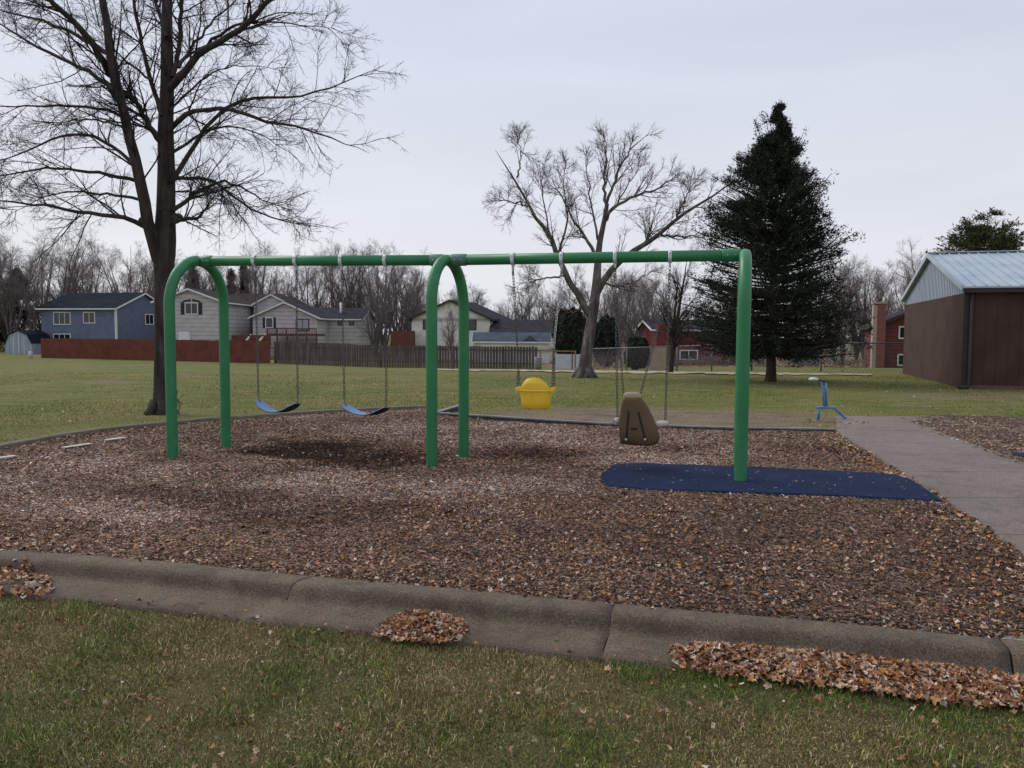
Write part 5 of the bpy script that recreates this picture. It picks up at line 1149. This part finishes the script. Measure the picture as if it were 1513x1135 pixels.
pile([(556, 940), (568, 925), (590, 914), (620, 910), (655, 914), (682, 922), (690, 932), (678, 948), (640, 956), (590, 950)], 1700, .05, (.009, .024), 'rounded pile of brown leaves in the gutter, centre')
pile([(992, 962), (1040, 957), (1090, 960), (1150, 966), (1250, 974), (1300, 981), (1400, 992), (1480, 1004), (1600, 1018), (1600, 1070), (1513, 1048), (1440, 1040), (1350, 1035), (1240, 1016), (1150, 1008), (1060, 998), (995, 980)], 4800, .030, (.010, .030), 'long drift of orange and tan leaves in the gutter at right')
# scattered leaves on the lawn, the gutter and the mulch
def scatter(n, x0, x1, y0, y1, cond, zf, size, tilt=.3, pal=LPAL, pw=None):
    X = rng.uniform(x0, x1, n); Y = rng.uniform(y0, y1, n); k = cond(X, Y); X, Y = X[k], Y[k]; return leaves(np.stack([X, Y, zf(X, Y)], 1), rng.uniform(size[0], size[1], len(X)), tilt, pal, pw)
lawnz = lambda X, Y: -.064 + rng.uniform(.01, .035, len(X))
g1 = scatter(3200, -5, 4, 1.6, 5, lambda X, Y: (Y < cy(X) - .50) & (vn(X, Y, .5, 3) > .3), lawnz, (.007, .02), .5, pw=[.18, .12, .2, .12, .10, .16, .06, .06])
g2 = scatter(30, -4, 2, 3.8, 5.4, lambda X, Y: (Y > cy(X) - .5) & (Y < cy(X) - .28), lambda X, Y: np.full(len(X), -.042), (.015, .035), .25)
edge = lambda X, Y: inpoly(X, Y, BED)
pl = np.array([p[:2] for p in PATHL])
def nearpath(X, Y, w_):
    dm = np.full(len(X), 9.)
    for a, b_ in zip(pl, pl[1:]):
        ab = b_ - a; t = np.clip(((X - a[0]) * ab[0] + (Y - a[1]) * ab[1]) / (ab @ ab), 0, 1); dm = np.minimum(dm, np.hypot(X - a[0] - ab[0] * t, Y - a[1] - ab[1] * t))
    return dm < w_
mzz = lambda X, Y: mz(X, Y) + rng.uniform(.01, .03, len(X))
edge = lambda X, Y: inpoly(X, Y, BED) & ~inpoly(X, Y, MATP)
g3 = scatter(9000, 2, 6, 4, 12, lambda X, Y: edge(X, Y) & nearpath(X, Y, .28) & (vn(X, Y, .5, 8) > .3), mzz, (.018, .034), .35)
g11 = scatter(7000, -1, 5, 3.8, 7.2, lambda X, Y: edge(X, Y) & (fbm(X, Y, .8, 55) > .52), mzz, (.009, .02), .4)
g2b = scatter(260, -4, 3.5, 3.2, 5.4, lambda X, Y: (Y > cy(X) - .58) & (Y < cy(X) - .38) & (vn(X, Y * 0, .5, 6) > .45), lambda X, Y: np.full(len(X), -.045), (.010, .028), .3)
g4 = scatter(5200, -7, 5, 4, 12, lambda X, Y: edge(X, Y) & (vn(X, Y, .9, 18) > .45), mzz, (.010, .024), .4)
g5 = scatter(2600, -7, -.5, 9, 13.5, lambda X, Y: edge(X, Y) & ~edge(X, Y + .9), mzz, (.018, .034), .35)
g7 = scatter(2500, -4, 3.5, 3.9, 6.2, lambda X, Y: edge(X, Y) & (Y < cy(X) + .55), mzz, (.010, .024), .4)
g6 = scatter(500, 5, 8, 11, 14.5, lambda X, Y: smooth_ell(X, Y, G(1205, 628), .9, .45) > 0, lambda X, Y: .02 + rng.uniform(0, .04, len(X)), (.02, .035), .4)
g8 = scatter(1400, -12, 16, 13, 30, lambda X, Y: ~edge(X, Y) & ~inpoly(X, Y, BED2) & (vn(X, Y, 3, 8) > .35), lambda X, Y: gz(X, Y) + rng.uniform(.02, .05, len(X)), (.02, .04), .3, pal=LPAL[3:5], pw=[.5, .5])
Xl = rng.uniform(0, 1, 3000); q = np.array([D(x, 500, Y)[:2] for x, Y in zip(850 + Xl * 480, rng.uniform(56, 61, 3000))]); g10 = scatter(1500, .5, 4, 2.6, 4.4, lambda X, Y: (Y < cy(X) - .50) & (rng.uniform(0, 1, len(X)) < np.clip((Y - cy(X) + .95) / .45, 0, 1) ** 2) & (X > G(990, 990)[0]), lawnz, (.010, .028), .45)
g9 = leaves(np.stack([q[:, 0], q[:, 1], gz(q[:, 0], q[:, 1]) + .05], 1), rng.uniform(.05, .11, 3000), .4)
V, F_, c = join([g11, g2b, g9, g10, g1, g2, g3, g4, g5, g6, g7, g8]); tag(npmesh('fallen_leaves', V, F_, mt['leaf'], col=c), 'scattered dry brown leaves on lawn, gutter and mulch', 'leaves', kind='stuff')
# ------------------------------------------------------------------ grass
def grass(X, Y, Z, h, wd, lean, green, seed=0):
    n = len(X); yaw = rng.uniform(0, 2 * PI, n); dx, dy = np.cos(yaw), np.sin(yaw); ly = rng.uniform(0, 2 * PI, n); le = np.abs(rng.normal(0, lean, n)) + .15
    b = np.stack([X, Y, Z], 1); s_ = np.stack([dx, dy, 0 * dx], 1) * (wd / 2)[:, None]; o = np.stack([np.cos(ly), np.sin(ly), 0 * ly], 1)
    c1_, s1_ = np.cos(le * .6), np.sin(le * .6); mid = b + (o * s1_[:, None] + np.array([0, 0, 1]) * c1_[:, None]) * (h * .5)[:, None]
    c2_, s2_ = np.cos(le * 1.5), np.sin(le * 1.5); tip = mid + (o * s2_[:, None] + np.array([0, 0, 1]) * c2_[:, None]) * (h * .5)[:, None]
    V = np.stack([b - s_, b + s_, mid + s_ * .75, mid - s_ * .75, tip], 1).reshape(-1, 3); i = np.arange(n) * 5
    F1 = np.stack([i, i + 1, i + 2, i + 3], 1); F2 = np.stack([i + 3, i + 2, i + 4], 1)
    g = np.array([(.07, .105, .018), (.12, .16, .032), (.185, .22, .055)]); st = np.array([(.33, .245, .12), (.48, .38, .22), (.19, .115, .06), (.28, .21, .07)])
    isg = rng.uniform(0, 1, n) < green; c = np.where(isg[:, None], g[rng.integers(0, 3, n)], st[rng.integers(0, 4, n)]) * rng.lognormal(0, .35, (n, 1))
    return V, [F1, F2], np.repeat(c, 5, 0)
n = 680000; X = rng.uniform(-5.6, 4.2, n); Y = rng.uniform(1.7, 5.4, n); edgeY = cy(X) - .52 - .07 * (vn(X, Y * 0, .18, 4) - .35)
k = (Y < edgeY) & (np.abs(X) < .70 * Y + .6); X, Y = X[k], Y[k]; tuft = fbm(X, Y, .22, 12)
k = rng.uniform(0, 1, len(X)) < .45 + .9 * tuft; X, Y, tuft = X[k], Y[k], tuft[k]
green = np.clip(.55 + 1.5 * (fbm(X, Y, .55, 22) - .5) + .10 * (X < -1) + .5 * (Y > cy(X) - .85) * (X > .5) - .12 * ((X > -.5) & (Y < cy(X) - .9)), .1, .97)
h = (.016 + .026 * tuft + .018 * green * (tuft > .5)) * rng.uniform(.5, 1.4, len(X)); h = np.where(rng.uniform(0, 1, len(X)) < green, h, h * .75)
m_ = 420000; X2 = rng.uniform(-5.6, 4.2, m_); Y2 = rng.uniform(1.7, 5.4, m_); k = (Y2 < cy(X2) - .52 - .05 * vn(X2, Y2 * 0, .18, 4)) & (np.abs(X2) < .70 * Y2 + .6); X2, Y2 = X2[k], Y2[k]
X = np.concatenate([X, X2]); Y = np.concatenate([Y, Y2]); h = np.concatenate([h, rng.uniform(.008, .018, len(X2))]); green = np.concatenate([green, np.full(len(X2), .42)])
V, Fl, c = grass(X, Y, np.full(len(X), -.076), h, rng.uniform(.0018, .0045, len(X)), 1.2, green)
tag(npmesh('grass', V, Fl, mt['blade'], col=c), 'short mixed green and straw lawn grass in the foreground', 'grass', kind='stuff')
# lawn beyond the bed: coarser tufts
n = 260000; Y = rng.uniform(8.5, 30, n) ; X = rng.uniform(-1, 1, n) * (.72 * Y + 1)
keep = ~inpoly(X, Y, BED) & ~inpoly(X, Y, BED2) & (rng.uniform(0, 1, n) < np.clip(12 / Y, 0, 1) ** 1.2) & (Y > cy(X) + 1)
wr = np.maximum(smooth_ell(X, Y, G(970, 616), 4.8, 2.9, -.12, .5), .7 * smooth_ell(X, Y, G(1440, 585), 7, 3.2, .2, .8)); keep &= rng.uniform(0, 1, n) > wr * .85
pxl = (Y > jy[-1]) & (Y < jy[0] + .3) & (X > lerp_path(PL, Y) - .1) & (X < lerp_path(PR, Y) + .1); keep &= ~pxl
dl = np.full(n, 9.)
for a, b_ in zip(LEDGE, LEDGE[1:]):
    ab = (b_ - a)[:2]; t = np.clip(((X - a[0]) * ab[0] + (Y - a[1]) * ab[1]) / (ab @ ab), 0, 1); dl = np.minimum(dl, np.hypot(X - a[0] - ab[0] * t, Y - a[1] - ab[1] * t))
keep &= dl > .2; X, Y = X[keep], Y[keep]
green = np.clip(.66 + 1.3 * (fbm(X, Y, 2.5, 23) - .5), .2, .95); h = rng.uniform(.02, .055, len(X))
V, Fl, c = grass(X, Y, gz(X, Y) - .01, h, rng.uniform(.004, .009, len(X)) * np.clip(Y / 14, 1, 2), .6, green)
tag(npmesh('grass', V, Fl, mt['blade'], col=c), 'mown olive green lawn grass beyond the mulch bed', 'grass', kind='stuff')
print('done', len(bpy.data.objects))
